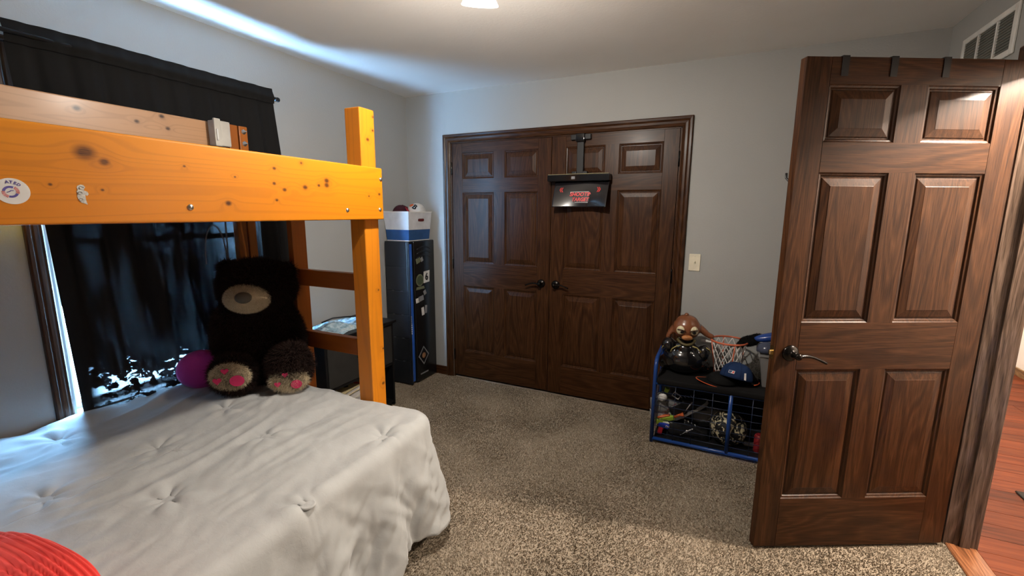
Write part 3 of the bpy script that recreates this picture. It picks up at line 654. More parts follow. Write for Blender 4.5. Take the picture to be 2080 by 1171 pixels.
for j in range(1, nd + 1):
    t = j / nd
    for i, p in enumerate(per):
        right = p[2] > 0.3 or (p[2] > 0 and p[3] > 0.1); far = p[3] > 0.5
        s = acc[i]; hem = 0.085 + 0.035 * noise.noise((s * 2.2, 1, 1)) + (0.10 if p[2] < -.3 else 0)
        drop = zrow[i] - hem; L = t * (drop + .03)
        rr = .034
        if L < rr * PI / 2: a = L / rr; ox = rr * math.sin(a); oz = -rr * (1 - math.cos(a))
        else: ox = rr; oz = -rr - (L - rr * PI / 2)
        k = max(0, (L - .04) / .45)
        corner = max(0.0, p[2]) * max(0.0, p[3]) * 2
        fl = 0.050 * k if p[2] > 0.2 else 0.02 * k
        fold = (0.026 * math.sin(s * 23 + 2.2 * noise.noise((s * 3, t * 1.2, 0))) + 0.018 * noise.noise((s * 11, t * 2.0, 3)) + 0.013 * (1 - 2.2 * abs(noise.noise((s * 16 + t * 5, t * 4, 7))))) * min(1, k * 1.5)
        if p[2] < -0.3: fl = 0; fold = 0; ox = 0.0
        if p[3] > 0.75 and p[0] < 1.20: fold = min(fold, 0.0) * 0.2; fl = 0; ox *= .25
        tuck = -0.05 * math.exp(-((1 - t) / .10) ** 2) * corner
        o_ = ox + fl + fold + 0.050 * k * corner + tuck
        wr = (0.007 * noise.noise((s * 9 + t * 5, t * 3, 11)) + 0.007 * (1 - 2.4 * abs(noise.noise((s * 11 - t * 4.5, t * 2.0, 15)))) + 0.002 * noise.noise((s * 30, t * 14, 2))) * min(1, k * 3)
        V.append((p[0] + p[2] * (o_ + wr), p[1] + p[3] * (o_ + wr), max(.022, zrow[i] + oz)))
R_ = NR + 1 + nd
for j in range(R_ - 1):
    for i in range(NP):
        a = j * NP + i; b = j * NP + (i + 1) % NP; F.append((a, b, b + NP, a + NP))
def clothmat(name, col, sheen=0.3, var=0.06, wsc=900, rough=0.85):
    m, nt, bs, _ = nodes(name); v = coords(nt, rand=False); f = tex(nt, v, 6, 3)
    nt.links.new(ramp(nt, f, [(0.3, tuple(c * (1 - var) for c in col)), (0.7, tuple(c * (1 + var) for c in col))]), bs.inputs['Base Color']); spec(bs, rough, 0.2)
    bs.inputs['Sheen Weight'].default_value = sheen; bs.inputs['Sheen Roughness'].default_value = 0.4
    h1 = tex(nt, v, wsc, 1); h2 = tex(nt, v, 42.0, 4, 0.6, 0.8)
    bump(nt, bs, math_(nt, 'ADD', math_(nt, 'MULTIPLY', h1, 0.10), h2), 0.35, 0.003); return m
CFM = clothmat('grey_cotton', (0.385, 0.390, 0.385))
cf = tag(pyd('comforter', V, F, CFM, None, True), 'light grey button-tufted comforter draped over the lower bed', 'comforter')
cf.modifiers.new('thick', 'SOLIDIFY').thickness = 0.012; cf.modifiers['thick'].offset = -1
for (x, y) in BUT[:7]:
    z = bedz(x, y) ; Mx = Matrix.Translation((x, y, z + .010))
    latheo('button', [(.021, -.004), (.0250, .001), (.0240, .005), (.0215, .0066), (.019, .0060), (.010, .0075), (.002, .008)], CFM, cf, 24, Mx)
Mx = Matrix.Translation((1.470, -1.80, .235)) @ Matrix.Rotation(0.5, 4, 'Z') @ Matrix.Rotation(PI / 2, 4, 'Y')
latheo('button', [(.021, -.004), (.0250, .001), (.0240, .005), (.0215, .0066), (.019, .0060), (.010, .0075), (.002, .008)], CFM, cf, 24, Mx)

# red ribbed cushion in the near corner of the bed
def ribmat():
    m, nt, bs, _ = nodes('red_rib_knit'); v = coords(nt, rand=False); f = tex(nt, v, 14, 3)
    nt.links.new(ramp(nt, f, [(0.3, (0.62, 0.035, 0.03)), (0.7, (0.74, 0.060, 0.045))]), bs.inputs['Base Color']); spec(bs, .9, .1); bs.inputs['Sheen Weight'].default_value = .25
    bump(nt, bs, tex(nt, v, 500, 2), .3, .001); return m
V = []; F = []; nu, nv = 520, 120
rx, ry, rz_ = .28, .30, .120
for j in range(nv + 1):
    ph = -PI / 2 + PI * j / nv
    for i in range(nu):
        th = 2 * PI * i / nu; sg = lambda c, e: math.copysign(abs(c) ** e, c)
        x = sg(math.cos(th), .62) * max(0.0, math.cos(ph)) ** .55; y = sg(math.sin(th), .62) * max(0.0, math.cos(ph)) ** .55; z = sg(math.sin(ph), .9)
        rib = 0.0055 * math.sin(2 * PI * (y * ry) / 0.0150)
        e = (1 - 0.35 * (x * x * y * y))
        V.append((x * rx, y * ry, z * rz_ * e + rib * (1 if z > 0 else -1) * min(1, abs(z) * 3)))
for j in range(nv):
    for i in range(nu):
        a = j * nu + i; b = j * nu + (i + 1) % nu; F.append((a, b, b + nu, a + nu))
cu = tag(pyd('cushion', V, F, ribmat(), None, True), 'red ribbed cushion in the near corner of the bed', 'cushion')
cu.location = (1.265, -3.170, .668); cu.rotation_euler = (0.0, 0.0, math.radians(4))

# ------------------------------------------------------------------ teddy bear
BF = plain('bear_skin', (0.012, 0.007, 0.006), .95, .1)
def furmat(name, a, b):
    m, nt, bs, _ = nodes(name); ge = N(nt, 'ShaderNodeNewGeometry'); nt.links.new(ramp(nt, ge.outputs['Random Per Island'], [(0, a), (1, b)]), bs.inputs['Base Color']); spec(bs, .8, .15); return m
tb = thing('teddy_bear', 'large dark brown teddy bear sitting against the ladder', 'teddy bear', (.385, -1.775, .575), math.radians(41))
# local: faces -y, x is the bear's own left-right as seen
body = blob('body', [((0, .0, .20), (.178, .115, .225)), ((0, .005, .36), (.155, .105, .13)), ((.015, -.015, .515), (.178, .120, .140)),
    ((-.125, .03, .610), (.045, .030, .042)), ((.150, .03, .590), (.045, .030, .042)),
    ((-.150, -.02, .28), (.060, .070, .16), (0.25, .18, 0)), ((.150, -.02, .28), (.060, .070, .16), (0.25, -.18, 0)),
    ((-.090, -.11, .085), (.080, .09, .085)), ((.145, -.11, .090), (.090, .10, .088)),
    ((-.092, -.165, .105), (.105, .050, .100)), ((.165, -.165, .125), (.105, .070, .118))], BF, tb, .011, 5)
fur('body_fur', body, 90000, .026, .0011, furmat('bear_fur', (0.010, 0.006, 0.005), (0.040, 0.021, 0.016)), body, .35, .8)
CRM = furmat('cream_fur', (0.50, 0.41, 0.27), (0.74, 0.64, 0.46)); CRS = plain('cream_skin', (0.60, 0.50, 0.34), .9, .1)
mz = blob('muzzle', [((0, -.120, .475), (.102, .062, .070))], CRS, tb, .008, 3)
mz.location = (-.010, 0, 0)
fur('muzzle_fur', mz, 14000, .010, .0008, CRM, mz, .2, .7)
PINKF = plain('pink_felt', (0.50, 0.022, 0.10), .9)
latheo('nose', [(.001, .024), (.018, .022), (.030, .014), (.034, .002), (.028, -.01)], plain('grey_nose', (0.085, 0.07, 0.05), .7), tb, 24, Matrix.Translation((-.012, -.172, .487)) @ Matrix.Rotation(PI / 2, 4, 'X') @ Matrix.Diagonal((1.15, .85, 1, 1)))
def heart(s):
    p = []
    for k in range(26):
        t = 2 * PI * k / 26; p.append((s * 16 * math.sin(t) ** 3 / 17, s * (13 * math.cos(t) - 5 * math.cos(2 * t) - 2 * math.cos(3 * t) - math.cos(4 * t)) / 17))
    return p
for sgn, cx, cz, yf, rr in ((-1, -.092, .108, -.216, .092), (1, .168, .068, -.226, .085)):
    pd = blob('foot_pad', [((cx, yf + .008, cz), (rr, .016, rr * (.74 if sgn < 0 else .62)))], CRS, tb, .007, 2)
    fur('pad_fur', pd, 7000, .013 if sgn < 0 else .022, .0008, CRM, pd, .1, .8)
    for (hx, hz, s_, big) in ((-.012, .038, .018, 0), (-.048, -.008, .020, 0), (.036, -.014, .032, 1)):
        if sgn > 0: s_ *= .8
        Mh = frame((cx + hx, yf - .0185, cz + hz), (1, 0, 0), (0, 0, 1))
        poly_slab('heart', heart(s_) if not big else circ(s_, 20, 0, 0, 1, .85), .003, PINKF, pd, Mh)
# magenta plush pillow between the bear and the curtain
mg = blob('plush_pillow', [((0, 0, .10), (.115, .060, .105)), ((.04, 0, .06), (.10, .055, .06))], clothmat('magenta_plush', (0.50, 0.045, 0.30), .4, .1, 300), None, .010, 6)
mg.location = (.175, -1.935, .565); mg.rotation_euler = (0, -.25, math.radians(48)); tag(mg, 'small magenta plush pillow tucked beside the dark bear', 'pillow')

# ------------------------------------------------------------------ night stand behind the ladder, shirt and books
ns = thing('night_stand', 'low black night stand with an open cubby behind the ladder', 'night stand', (0.015, -1.36, 0))
DG = plain('charcoal_laminate', (0.032, 0.031, 0.029), .5); BK2 = plain('black_laminate', (0.007, 0.007, 0.008), .4)
box('side_panel', 0, .36, 0, .018, .012, .66, BK2, ns, .002); box('side_panel', 0, .36, .622, .640, .012, .66, BK2, ns, .002)
box('top', -.005, .385, -.012, .652, .66, .682, BK2, ns, .003); box('back_panel', 0, .01, .018, .622, .012, .66, BK2, ns)
box('shelf', .01, .355, .018, .622, .330, .348, BK2, ns); box('bottom_panel', .01, .355, .018, .622, .03, .05, BK2, ns)
dr = box('drawer', .346, .362, .021, .619, .352, .656, DG, ns, .002); tubeo('drawer_pull', [(.362, .27, .50), (.376, .27, .50), (.376, .37, .50), (.362, .37, .50)], .004, BK2, dr, 8)
bkc = [(0.62, 0.50, 0.28), (0.55, 0.53, 0.49), (0.50, 0.47, 0.40), (0.10, 0.10, 0.12), (0.42, 0.05, 0.05)]
zz = .0502
for k, (c, lb) in enumerate(zip(bkc[:4], ('thick dark book at the bottom of the cubby pile', 'pale magazine second from the bottom of the cubby pile', 'cream book under the yellow one in the cubby', 'yellowish book with a round print on top of the cubby pile'))):
    c = (bkc[3], bkc[1], bkc[2], bkc[0])[k]; t = (.10, .05, .045, .03)[k]
    b = thing('book', lb, 'book', (.22, -1.10, zz), math.radians((2, -6, 5, 9)[k]), 'books in the night stand cubby')
    box('cover', -.11, .125, -.15, .15, 0, .003, plain('cover', c, .5), b); box('cover', -.11, .125, -.15, .15, t - .003, t, plain('cover', c, .5), b)
    box('pages', -.105, .120, -.146, .146, .003, t - .003, PAPER, b)
    if k == 3:
        poly_slab('round_print', circ(.018, 20, .05, -.02), .0006, BLK, b, Matrix.Translation((0, 0, t))); poly_slab('red_print', circ(.02, 8, .08, .06, 1.3, .7), .0006, RED, b, Matrix.Translation((0, 0, t)))
    zz += t + .0003
def shirtmat():
    m, nt, bs, _ = nodes('pale_blue_print_cloth'); v = coords(nt, rand=False); f = tex(nt, v, 13, 4, .6, 1.2); g = tex(nt, v, 34, 3, .6, .6)
    c = ramp(nt, f, [(0.38, (0.02, 0.025, 0.03)), (0.46, (0.25, 0.40, 0.48)), (0.60, (0.50, 0.62, 0.68)), (0.72, (0.60, 0.56, 0.40))]); nt.links.new(mixc(nt, .25, c, ramp(nt, g, [(.4, (.06, .1, .14)), (.6, (.6, .7, .75))])), bs.inputs['Base Color']); spec(bs, .8, .15); return m
V = []; F = []; gx, gy = 50, 70
for j in range(gy + 1):
    for i in range(gx + 1):
        u, v_ = i / gx, j / gy; e = (min(u, 1 - u) * min(v_, 1 - v_) * 4) ** .35
        x = (u - .5) * .29 + .02 * noise.noise((v_ * 4, 1, 0)); y = (v_ - .5) * .46 + .02 * noise.noise((u * 4, 5, 0))
        z = e * (.030 + .034 * noise.noise((u * 3.2, v_ * 4.0, 1)) + .018 * abs(noise.noise((u * 7 + v_ * 3, v_ * 7, 3)))) + .002
        V.append((x, y, max(.001, z)))
for j in range(gy):
    for i in range(gx): a = j * (gx + 1) + i; F.append((a, a + 1, a + gx + 2, a + gx + 1))
sh = tag(pyd('folded_shirt', V, F, shirtmat(), None, True), 'crumpled pale blue patterned shirt on top of the night stand', 'shirt'); sh.location = (.195, -1.06, .682); sh.rotation_euler = (0, 0, .12)
V2 = tubeo('dark_belt', [(.16, -1.18, .735), (.20, -1.12, .758), (.22, -1.04, .752), (.24, -.96, .742), (.21, -.90, .722)], .010, BLK, None, 8, flat=.5); tag(V2, 'dark rolled strap lying across the patterned shirt', 'strap')

# grey phone cord that hangs in a loop in front of the curtain
cd = tag(tubeo('charging_cord', [(.13, -1.735, 1.50), (.128, -1.737, 1.30), (.13, -1.745, 1.16), (.14, -1.752, 1.14)] , .004, plain('grey_cord', (0.13, 0.12, 0.11), .6), None, 8), 'grey straight cord hanging beside the rear post', 'cord')
lp = tag(tubeo('looped_cord', [(.135, -1.86 + .055 * (1 - math.cos(t)) , 1.20 + .20 * math.sin(t) ** .8) for t in [PI * k / 14 for k in range(15)]], .0038, plain('grey_cord2', (0.13, 0.12, 0.11), .6), None, 8), 'grey cord bent in a loop in front of the curtain', 'cord')

# ------------------------------------------------------------------ sports locker with storage bin
lk = thing('locker', 'tall black plastic locker covered in stickers in the room corner', 'locker', (0.020, -0.365, 0))
LKB = plain('locker_black', (0.014, 0.016, 0.020), .30, .5, bmp=.15, bsc=400); DRB = plain('locker_door_gloss', (0.009, 0.009, 0.010), .22, .5)
hz = [0.012, .215, .418, .621, .824, 1.027, 1.238]
for k in range(6):
    box('body_section', 0, .225, 0, .345, hz[k] + .0015, hz[k + 1] - .0015, LKB, lk, .004, 2)
    for xx in (.07, .16):
        if k in (1, 2, 3, 4): box('seam_clip', xx - .011, xx + .011, -.0015, .002, hz[k] - .004, hz[k] + .002, plain('clip_grey', (.08, .085, .09), .4), lk)
box('body_core', .004, .221, .004, .341, .012, 1.232, BLK, lk)
BLX = plain('window_glint_blue', (0.03, 0.12, 0.50), .12, .7)
box('blue_glint_strip', .226, .240, .020, .052, .03, 1.215, BLX, lk, .005, 3, True)  # window reflection on the locker edge, put in as blue colour
dl = box('locker_door', .232, .252, .060, .349, .015, 1.238, DRB, lk, .012, 4, True)
box('front_frame', .225, .246, 0.0, .012, .012, 1.238, LKB, lk, .005, 3)
for k in range(3):
    bm = bmesh.new(); tube(bm, [(.2525, .10 + .19 * t / 10, 1.095 + k * .036 + .022 * math.sin(PI * t / 10)) for t in range(11)], .005, 6); bmo('vent_ridge', bm, DRB, dl, True)
def sticker(pts, mat, y, z, parent, name='sticker', lift=0):
    return poly_slab(name, [(y + a, z + b) for a, b in pts], .0006, mat, parent, frame((.2522 + lift, 0, 0), (0, 1, 0), (0, 0, 1)))
OLV = plain('olive_print', (0.16, 0.17, 0.10), .6); GRY = plain('grey_print', (0.25, 0.25, 0.26), .5)
sticker(circ(.052, 24), OLV, .130, .905, dl); sticker(circ(.040, 20), plain('moss_print', (0.07, 0.09, 0.05), .6), .130, .905, dl, lift=.0007); sticker([(-.06, -.012), (.06, -.012), (.05, .012), (-.05, .012)], OLV, .135, .838, dl)
c6 = sticker([(-.045, -.05), (.04, -.045), (.045, .055), (-.04, .05)], PAPER, .225, .922, dl, lift=.0007)
text('numeral', '6', .085, BLK, c6, frame((.2538, .225, .922), (0, 1, 0), (0, 0, 1)), .0003, .003)
for (y, z, a, b, mt, r) in ((.115, 1.075, .030, .022, OLV, .3), (.165, 1.080, .016, .018, GRY, .5), (.09, .735, .022, .020, PAPER, .1), (.140, .745, .036, .022, GRY, .15), (.160, .630, .018, .035, PAPER, .1), (.205, .640, .016, .035, GRY, -.1), (.195, .790, .018, .020, GRY, .4)):
    cr, sr = math.cos(r), math.sin(r); sticker([(cr * u - sr * w, sr * u + cr * w) for u, w in ((-a, -b), (a, -b), (a, b), (-a, b))], mt, y, z, dl)
sticker([(0, -.085), (.075, -.005), (.0, .085), (-.075, .005)], GRY, .155, .235, dl); sticker([(0, -.07), (.06, -.005), (.0, .07), (-.06, .005)], BLK, .155, .235, dl, lift=.0007); sticker(circ(.025, 16), plain('tan_print', (0.35, 0.18, 0.09), .6), .155, .235, dl, lift=.0014)
sticker([(-.05, -.006), (.06, -.006), (.06, .006), (-.05, .006)], GRY, .155, .075, dl)
for k in range(9): box('bead', .2465, .2515, .0005 + .004, .010, .46 + k * .018, .472 + k * .018, PAPER if k < 5 else GRY, lk, .001)
bn = thing('storage_bin', 'white tapered storage bin with a blue lower band on the locker', 'bin', (0.128, -0.183, 1.2385))
def taper(name, z0, z1, s0, s1, mat, th=.004, floor=False):
    (a0, b0), (a1, b1) = s0, s1; V = []; F = []
    for (a, b, z, o) in ((a0, b0, z0, 0), (a1, b1, z1, 0), (a1, b1, z1, th), (a0, b0, z0, th)):
        V += [(-a + o, -b + o, z), (a - o, -b + o, z), (a - o, b - o, z), (-a + o, b - o, z)]
    for q in range(4):
        for k in range(4): A = q * 4 + k; B = q * 4 + (k + 1) % 4; C_ = ((q + 1) % 4) * 4; F.append((A, B, C_ + (k + 1) % 4, C_ + k))
    if floor: F.append((3, 2, 1, 0)); F.append((12, 13, 14, 15))
    return pyd(name, V, F, mat, bn)
BNB = plain('bin_blue_cloth', (0.030, 0.085, 0.22), .7, .2, bmp=.2); BNW = plain('bin_white_cloth', (0.62, 0.62, 0.64), .7, .2, bmp=.2)
taper('lower_band', 0.0, .092, (.112, .139), (.119, .147), BNB, floor=True); taper('upper_wall', .0922, .238, (.119, .147), (.131, .160), BNW)
taper('base_piping', -.0005, .006, (.1135, .1405), (.1135, .1405), PAPER); taper('rim_piping', .234, .242, (.133, .162), (.133, .162), PAPER, .007)
hp = [(-.030 * (1 if k < 8 else -1) + .011 * math.cos(t), .011 * math.sin(t)) for k, t in enumerate([PI / 2 + PI * q / 7 for q in range(8)] + [-PI / 2 + PI * q / 7 for q in range(8)])]
hs = poly_slab('handle_slot', hp, .0012, plain('dark_red_cloth', (0.12, 0.012, 0.012), .8), bn, frame((.1285, .01, .172), (0, 1, 0), Vector((.085, 0, 1))))
# caps
def cap(name, label, crown, brim, loc, rot, r=.09, under=None, squash=1.0, mat2=None):
    t = thing(name, label, 'cap', loc, rot=rot)
    V = []; F = []; nu, nv = 36, 12
    for j in range(nv + 1):
        a = PI / 2 * j / nv
        for i in range(nu):
            th = 2 * PI * i / nu; k = 1 + .012 * math.cos(6 * th); V.append((r * .92 * math.cos(th) * math.cos(a) ** .8 * k, r * 1.08 * math.sin(th) * math.cos(a) ** .8 * k, r * 1.12 * squash * math.sin(a) ** .9))
    for j in range(nv):
        for i in range(nu): A = j * nu + i; B = j * nu + (i + 1) % nu; F.append((A, B, B + nu, A + nu))
    cr = pyd('crown', V, F, crown, t, True); so = cr.modifiers.new('t', 'SOLIDIFY'); so.thickness = .003
    for k in range(3):
        th = PI / 3 * k + PI / 6
        tubeo('seam', [(r * .93 * math.cos(th) * math.cos(PI * q / 12) ** .8 if 0 < q < 12 else (r * .93 * math.cos(th) * (1 if q == 0 else -1)), r * 1.09 * math.sin(th) * (math.cos(PI * q / 12) ** .8 if q <= 6 else 0) if q <= 6 else 0, 0.001 + r * 1.13 * squash * math.sin(PI * q / 12) ** .9) for q in range(7)], .0009, crown, cr, 5)
    latheo('top_button', [(.007, 0), (.006, .003), (.001, .005)], crown, cr, 12, Matrix.Translation((0, 0, r * 1.12 * squash)))
    V = []; F = []; n1, n2 = 20, 8
    for s in (0, 1):
        for j in range(n2 + 1):
            for i in range(n1 + 1):
                th = -PI / 2 + (i / n1 - .5) * 2.3; f = j / n2; x = r * .92 * math.cos(th) * (1 + .10 * f); y = r * 1.08 * math.sin(th) - f * .068 * math.cos((i / n1 - .5) * 2.6)
                V.append((x, y, .004 + .012 * f - .030 * (x / r) ** 2 * (.4 + .6 * f) - (.003 if s else 0)))
    q = (n1 + 1) * (n2 + 1)
    for s in (0, 1):
        for j in range(n2):
            for i in range(n1):
                A = s * q + j * (n1 + 1) + i; f = (A, A + 1, A + n1 + 2, A + n1 + 1); F.append(f if s == 0 else f[::-1])
    for i in range(n1): A = n2 * (n1 + 1) + i; F.append((A, A + 1, q + A + 1, q + A))
    o = pyd('visor', V, F, brim, t, True)
    tubeo('visor_edge', [V[n2 * (n1 + 1) + i] for i in range(n1 + 1)], .0026, under or brim, o, 6)
    return t
MAR = plain('maroon_cloth', (0.055, 0.016, 0.022), .85, .1, bmp=.3, bsc=600); RDC = plain('red_cloth', (0.30, 0.022, 0.030), .8, .1, bmp=.3, bsc=600); WHC = plain('white_cloth', (0.62, 0.60, 0.58), .8, .1, bmp=.3, bsc=600)
cap('baseball_cap', 'dark maroon cap with red visor in the white bin', MAR, RDC, (.085, -.215, 1.437), (.15, .1, 1.0), .085)
wc = cap('baseball_cap', 'white cap with a black letter and orange ball standing up in the bin', WHC, RDC, (.165, -.135, 1.462), (.0, .95, .25), .085)
NC = frame((0, 0, 0), (1, 0, 0), (0, 1, 0))
def on_cap(th, a, r=.085):
    p = Vector((r * .92 * math.cos(th) * math.cos(a) ** .8, r * 1.08 * math.sin(th) * math.cos(a) ** .8, r * 1.12 * math.sin(a) ** .9)) * 1.02
    nn = Vector((p.x, p.y, p.z)).normalized(); return p, nn
def on_dir(root, d, r=.085):
    """point and frame on a cap crown towards world direction d, text upright"""
    R = root.rotation_euler.to_matrix(); dl = R.transposed() @ Vector(d).normalized(); rad = Vector((r * .92, r * 1.08, r * 1.12))
    t = 1 / math.sqrt(sum((dl[i] / rad[i]) ** 2 for i in range(3))); p = dl * t * 1.035; nn = Vector([p[i] / rad[i] ** 2 for i in range(3)]).normalized()
    yv = R.transposed() @ Vector((.45, .35, 1)); yv = (yv - nn * yv.dot(nn)).normalized(); return frame(p, yv.cross(nn), yv)
text('letter', 'B', .060, BLK, wc, on_dir(wc, (.50, -.66, .58)), .0015, .003)
poly_slab('orange_ball', circ(.019, 20), .0015, ORANGE, wc, on_dir(wc, (.12, -.62, .80)))

# ------------------------------------------------------------------ hanging shooting target on the closet door
tg = thing('shooting_target', 'black hanging toy shooting target with red lettering on the closet door', 'toy target', (1.582, 0.003, 1.50))
tz = lambda z: z - 1.50
VIN2 = plain('target_vinyl', (0.010, 0.009, 0.011), .16, .5, coat=.5)
bm = bmesh.new(); bx(bm, -.075, .075, -.030, -.001, tz(2.002), tz(2.040), .003); bmo('hook_plate', bm, BLK, tg)
bm = bmesh.new(); bx(bm, -.034, .034, -.048, -.028, tz(1.985), tz(2.044), .008, 3); bmo('hook_cap', bm, BLG, tg, True)
bm = bmesh.new(); bx(bm, -.026, .026, -.030, -.012, tz(1.755), tz(1.99), .003); bmo('hanger_bar', bm, BLK, tg)
for s in (-1, 1):
    box('clamp', s * .04 - .018, s * .04 + .018, -.045, -.004, tz(1.755), tz(1.778), BLK, tg, .005, 2); box('clip_foot', s * .085 - .009, s * .085 + .009, -.035, -.008, tz(1.755), tz(1.766), BLK, tg, .002)
V0 = box('housing', -.232, .232, -.085, -.003, tz(1.705), tz(1.754), BLG, tg, .006, 3); box('sensor_window', -.045, -.018, -.0866, -.084, tz(1.719), tz(1.738), GRY, V0)
box('edge_strip', -.228, .225, -.080, -.070, tz(1.7535), tz(1.757), plain('olive_edge', (0.30, 0.26, 0.12), .6), V0)
V = []; F = []; nu, nv = 40, 26
def sheet(u, v_):    # u across -1..1, v 0 at the top
    x = .203 * u + .024 - .006 * v_; z = tz(1.706) - .188 * v_
    y = -.040 - .028 * math.sin(v_ * 1.9) - .022 * abs(u) ** 3 * v_ + .010 * math.sin(u * 3.2 + 1) * v_ - .015 * v_ ** 3
    return x, y, z
for j in range(nv + 1):
    for i in range(nu + 1): V.append(sheet(-1 + 2 * i / nu, j / nv))
for j in range(nv):
    for i in range(nu): a = j * (nu + 1) + i; F.append((a, a + 1, a + nu + 2, a + nu + 1))
scr = pyd('target_sheet', V, F, VIN2, tg, True); scr.modifiers.new('t', 'SOLIDIFY').thickness = .002
def on_sheet(u, v_, lift=.004):
    a = Vector(sheet(u, v_)); b = Vector(sheet(u + .02, v_)); c = Vector(sheet(u, v_ - .02)); x = (b - a).normalized(); yv = (c - a).normalized(); nn = x.cross(yv).normalized()
    return frame(a + nn * lift, x, nn.cross(x))
RDL = plain('red_lettering', (0.80, 0.045, 0.05), .4); LGY = plain('pale_outline', (0.42, 0.40, 0.40), .4)
Ml = on_sheet(.03, .62) @ Matrix.Diagonal((1.12, 1.12, 1, 1))
poly_slab('logo_outline', [(-.094, -.010), (-.072, .036), (.102, .039), (.085, .004), (.066, .0), (.052, -.036), (-.062, -.036), (-.066, -.006)], .0006, LGY, scr, Ml @ Matrix.Translation((0, 0, -.001)))
poly_slab('logo_ground', [(-.080, -.006), (-.068, .032), (.094, .035), (.082, .006), (.062, .003), (.048, -.032), (-.058, -.032), (-.062, -.003)], .0006, plain('logo_dark', (0.012, 0.008, 0.009), .4), scr, Ml @ Matrix.Translation((0, 0, .0001)))
text('lettering', 'SHOOTING', .036, RDL, scr, Ml @ Matrix.Translation((.010, .018, .0012)) @ Matrix.Diagonal((.93, .92, 1, 1)), .0004, .0010, .25)
text('lettering', 'TARGET', .036, RDL, scr, Ml @ Matrix.Translation((-.006, -.016, .0012)) @ Matrix.Diagonal((.84, .92, 1, 1)), .0004, .0010, .25)
for u, s in ((-.68, -1), (.62, 1)):
    for k in range(2):
        Mc = on_sheet(u + s * k * .06, .34); poly_slab('chevron', [(-.006 * s, .018), (.001 * s, .018), (.010 * s, .0), (.001 * s, -.018), (-.006 * s, -.018), (.003 * s, 0)][::s], .0006, RED, scr, Mc)

# ------------------------------------------------------------------ blue wire storage bench and what lies on it and in it
bench = thing('storage_bench', 'blue tube storage bench with black seat and wire mesh sides', 'bench', (2.245, -0.440, 0))
BW, BD, SZ = .93, .385, .445
for xx in (0, BW):
    tubeo('end_frame', [(xx, 0, .005), (xx, 0, .46), (xx, .004, .51), (xx, .022, .545), (xx, .055, .558), (xx, BD - .055, .558), (xx, BD - .022, .545), (xx, BD - .004, .51), (xx, BD, .46), (xx, BD, .005)], .0125, BLUE, bench, 12)
for yy in (0, BD):
    tubeo('rail', [(0, yy, .028), (BW, yy, .028)], .0115, BLUE, bench, 10); tubeo('rail', [(0, yy, .408), (BW, yy, .408)], .009, BLUE, bench, 10)
tubeo('centre_post', [(.440, -.002, .03), (.440, -.002, .412)], .0115, BLUE, bench, 10)
box('seat_pad', .012, BW - .012, -.016, BD + .002, .405, .443, plain('black_seat_cloth', (0.010, 0.0095, 0.0095), .9, .1, bmp=.3, bsc=500), bench, .014, 4, True)
box('bottom_panel', .012, BW - .012, .006, BD - .004, .026, .032, BLK, bench)
WIR = plain('wire_blue', (0.010, 0.022, 0.060), .35, .5)
for k in range(8):
    z = .072 + k * .0465; tubeo('wire', [(.010, -.001, z), (BW - .01, -.001, z)], .0017, WIR, bench, 5); tubeo('wire', [(0, .01, z), (0, BD - .01, z)], .0017, WIR, bench, 5)
for k in range(9):
    x = .02 + k * .1075; tubeo('wire', [(x, -.003, .03), (x, -.003, .408)], .0017, WIR, bench, 5)
for k in range(3): tubeo('wire', [(0, .09 + k * .10, .03), (0, .09 + k * .10, .41)], .0017, WIR, bench, 5)
box('back_sheet', .012, BW - .012, BD - .006, BD - .003, .03, .40, BLK, bench)
def shoe(name, label, loc, rot, up_, sole, accent, L=.25, Wd=.088, Hh=.10, group=None):
    t = thing(name, label, 'shoe', loc, rot=rot, group=group)
    secs = []; ns_, na = 18, 16; V = []; F = []
    def wdt(u): return Wd * (.62 + .38 * math.sin(PI * min(1, u * .9 + .08)) ** .6) * (.84 if .35 < u < .6 else .92) * (1 if u > .02 else .8) * (1 - max(0, (u - .85) / .15) ** 2 * .45)
    def hgt(u): return .028 + Hh * (.72 if u < .36 else .72 - (u - .36) * 1.12 if u < .86 else .16 - (u - .86) * .5)
    for j in range(ns_ + 1):
        u = j / ns_
        for i in range(na + 1):
            a = PI * i / na; w = wdt(u) / 2; c = math.cos(a)
            V.append((w * math.copysign(abs(c) ** .7, c), (u - .5) * L, .022 + max(.006, hgt(u)) * math.sin(a) ** .75))
    for j in range(ns_):
        for i in range(na):
            if j < 7 and 5 <= i <= 10: continue
            A = j * (na + 1) + i; F.append((A, A + 1, A + na + 2, A + na + 1))
    F.append(tuple(range(na + 1)))
    b = pyd('upper', V, F, up_, t, True); m = b.modifiers.new('t', 'SOLIDIFY'); m.thickness = .004
    bm = bmesh.new(); pr = [(s_ * (wdt(u) / 2 + .004), (u - .5) * L * 1.03) for s_, us in ((1, [q / 14 for q in range(15)]), (-1, [1 - q / 14 for q in range(15)])) for u in us]
    lo_ = [bm.verts.new((x, y, .0)) for x, y in pr]; hi_ = [bm.verts.new((x, y, .026 + .006 * abs(y) / L)) for x, y in pr]
    for i in range(len(pr)): j = (i + 1) % len(pr); bm.faces.new((lo_[i], lo_[j], hi_[j], hi_[i]))
    bm.faces.new(lo_[::-1]); bm.faces.new(hi_); bmo('sole', bm, sole, t)
    for k in range(4):
        u = .42 + k * .085; h_ = .026 + hgt(u)
        tubeo('lace', [(-wdt(u) * .30, (u - .5) * L, h_ * .90), (0, (u - .5) * L, h_ + .004), (wdt(u) * .30, (u - .5) * L, h_ * .90)], .003, accent, t, 6)
    for s_ in (-1, 1):
        tubeo('side_stripe', [(s_ * (wdt(.3 + .1 * q) / 2 + .001), (-.2 + .1 * q) * L, .034 + .016 * q) for q in range(4)], .004, accent, t, 6)
    return t
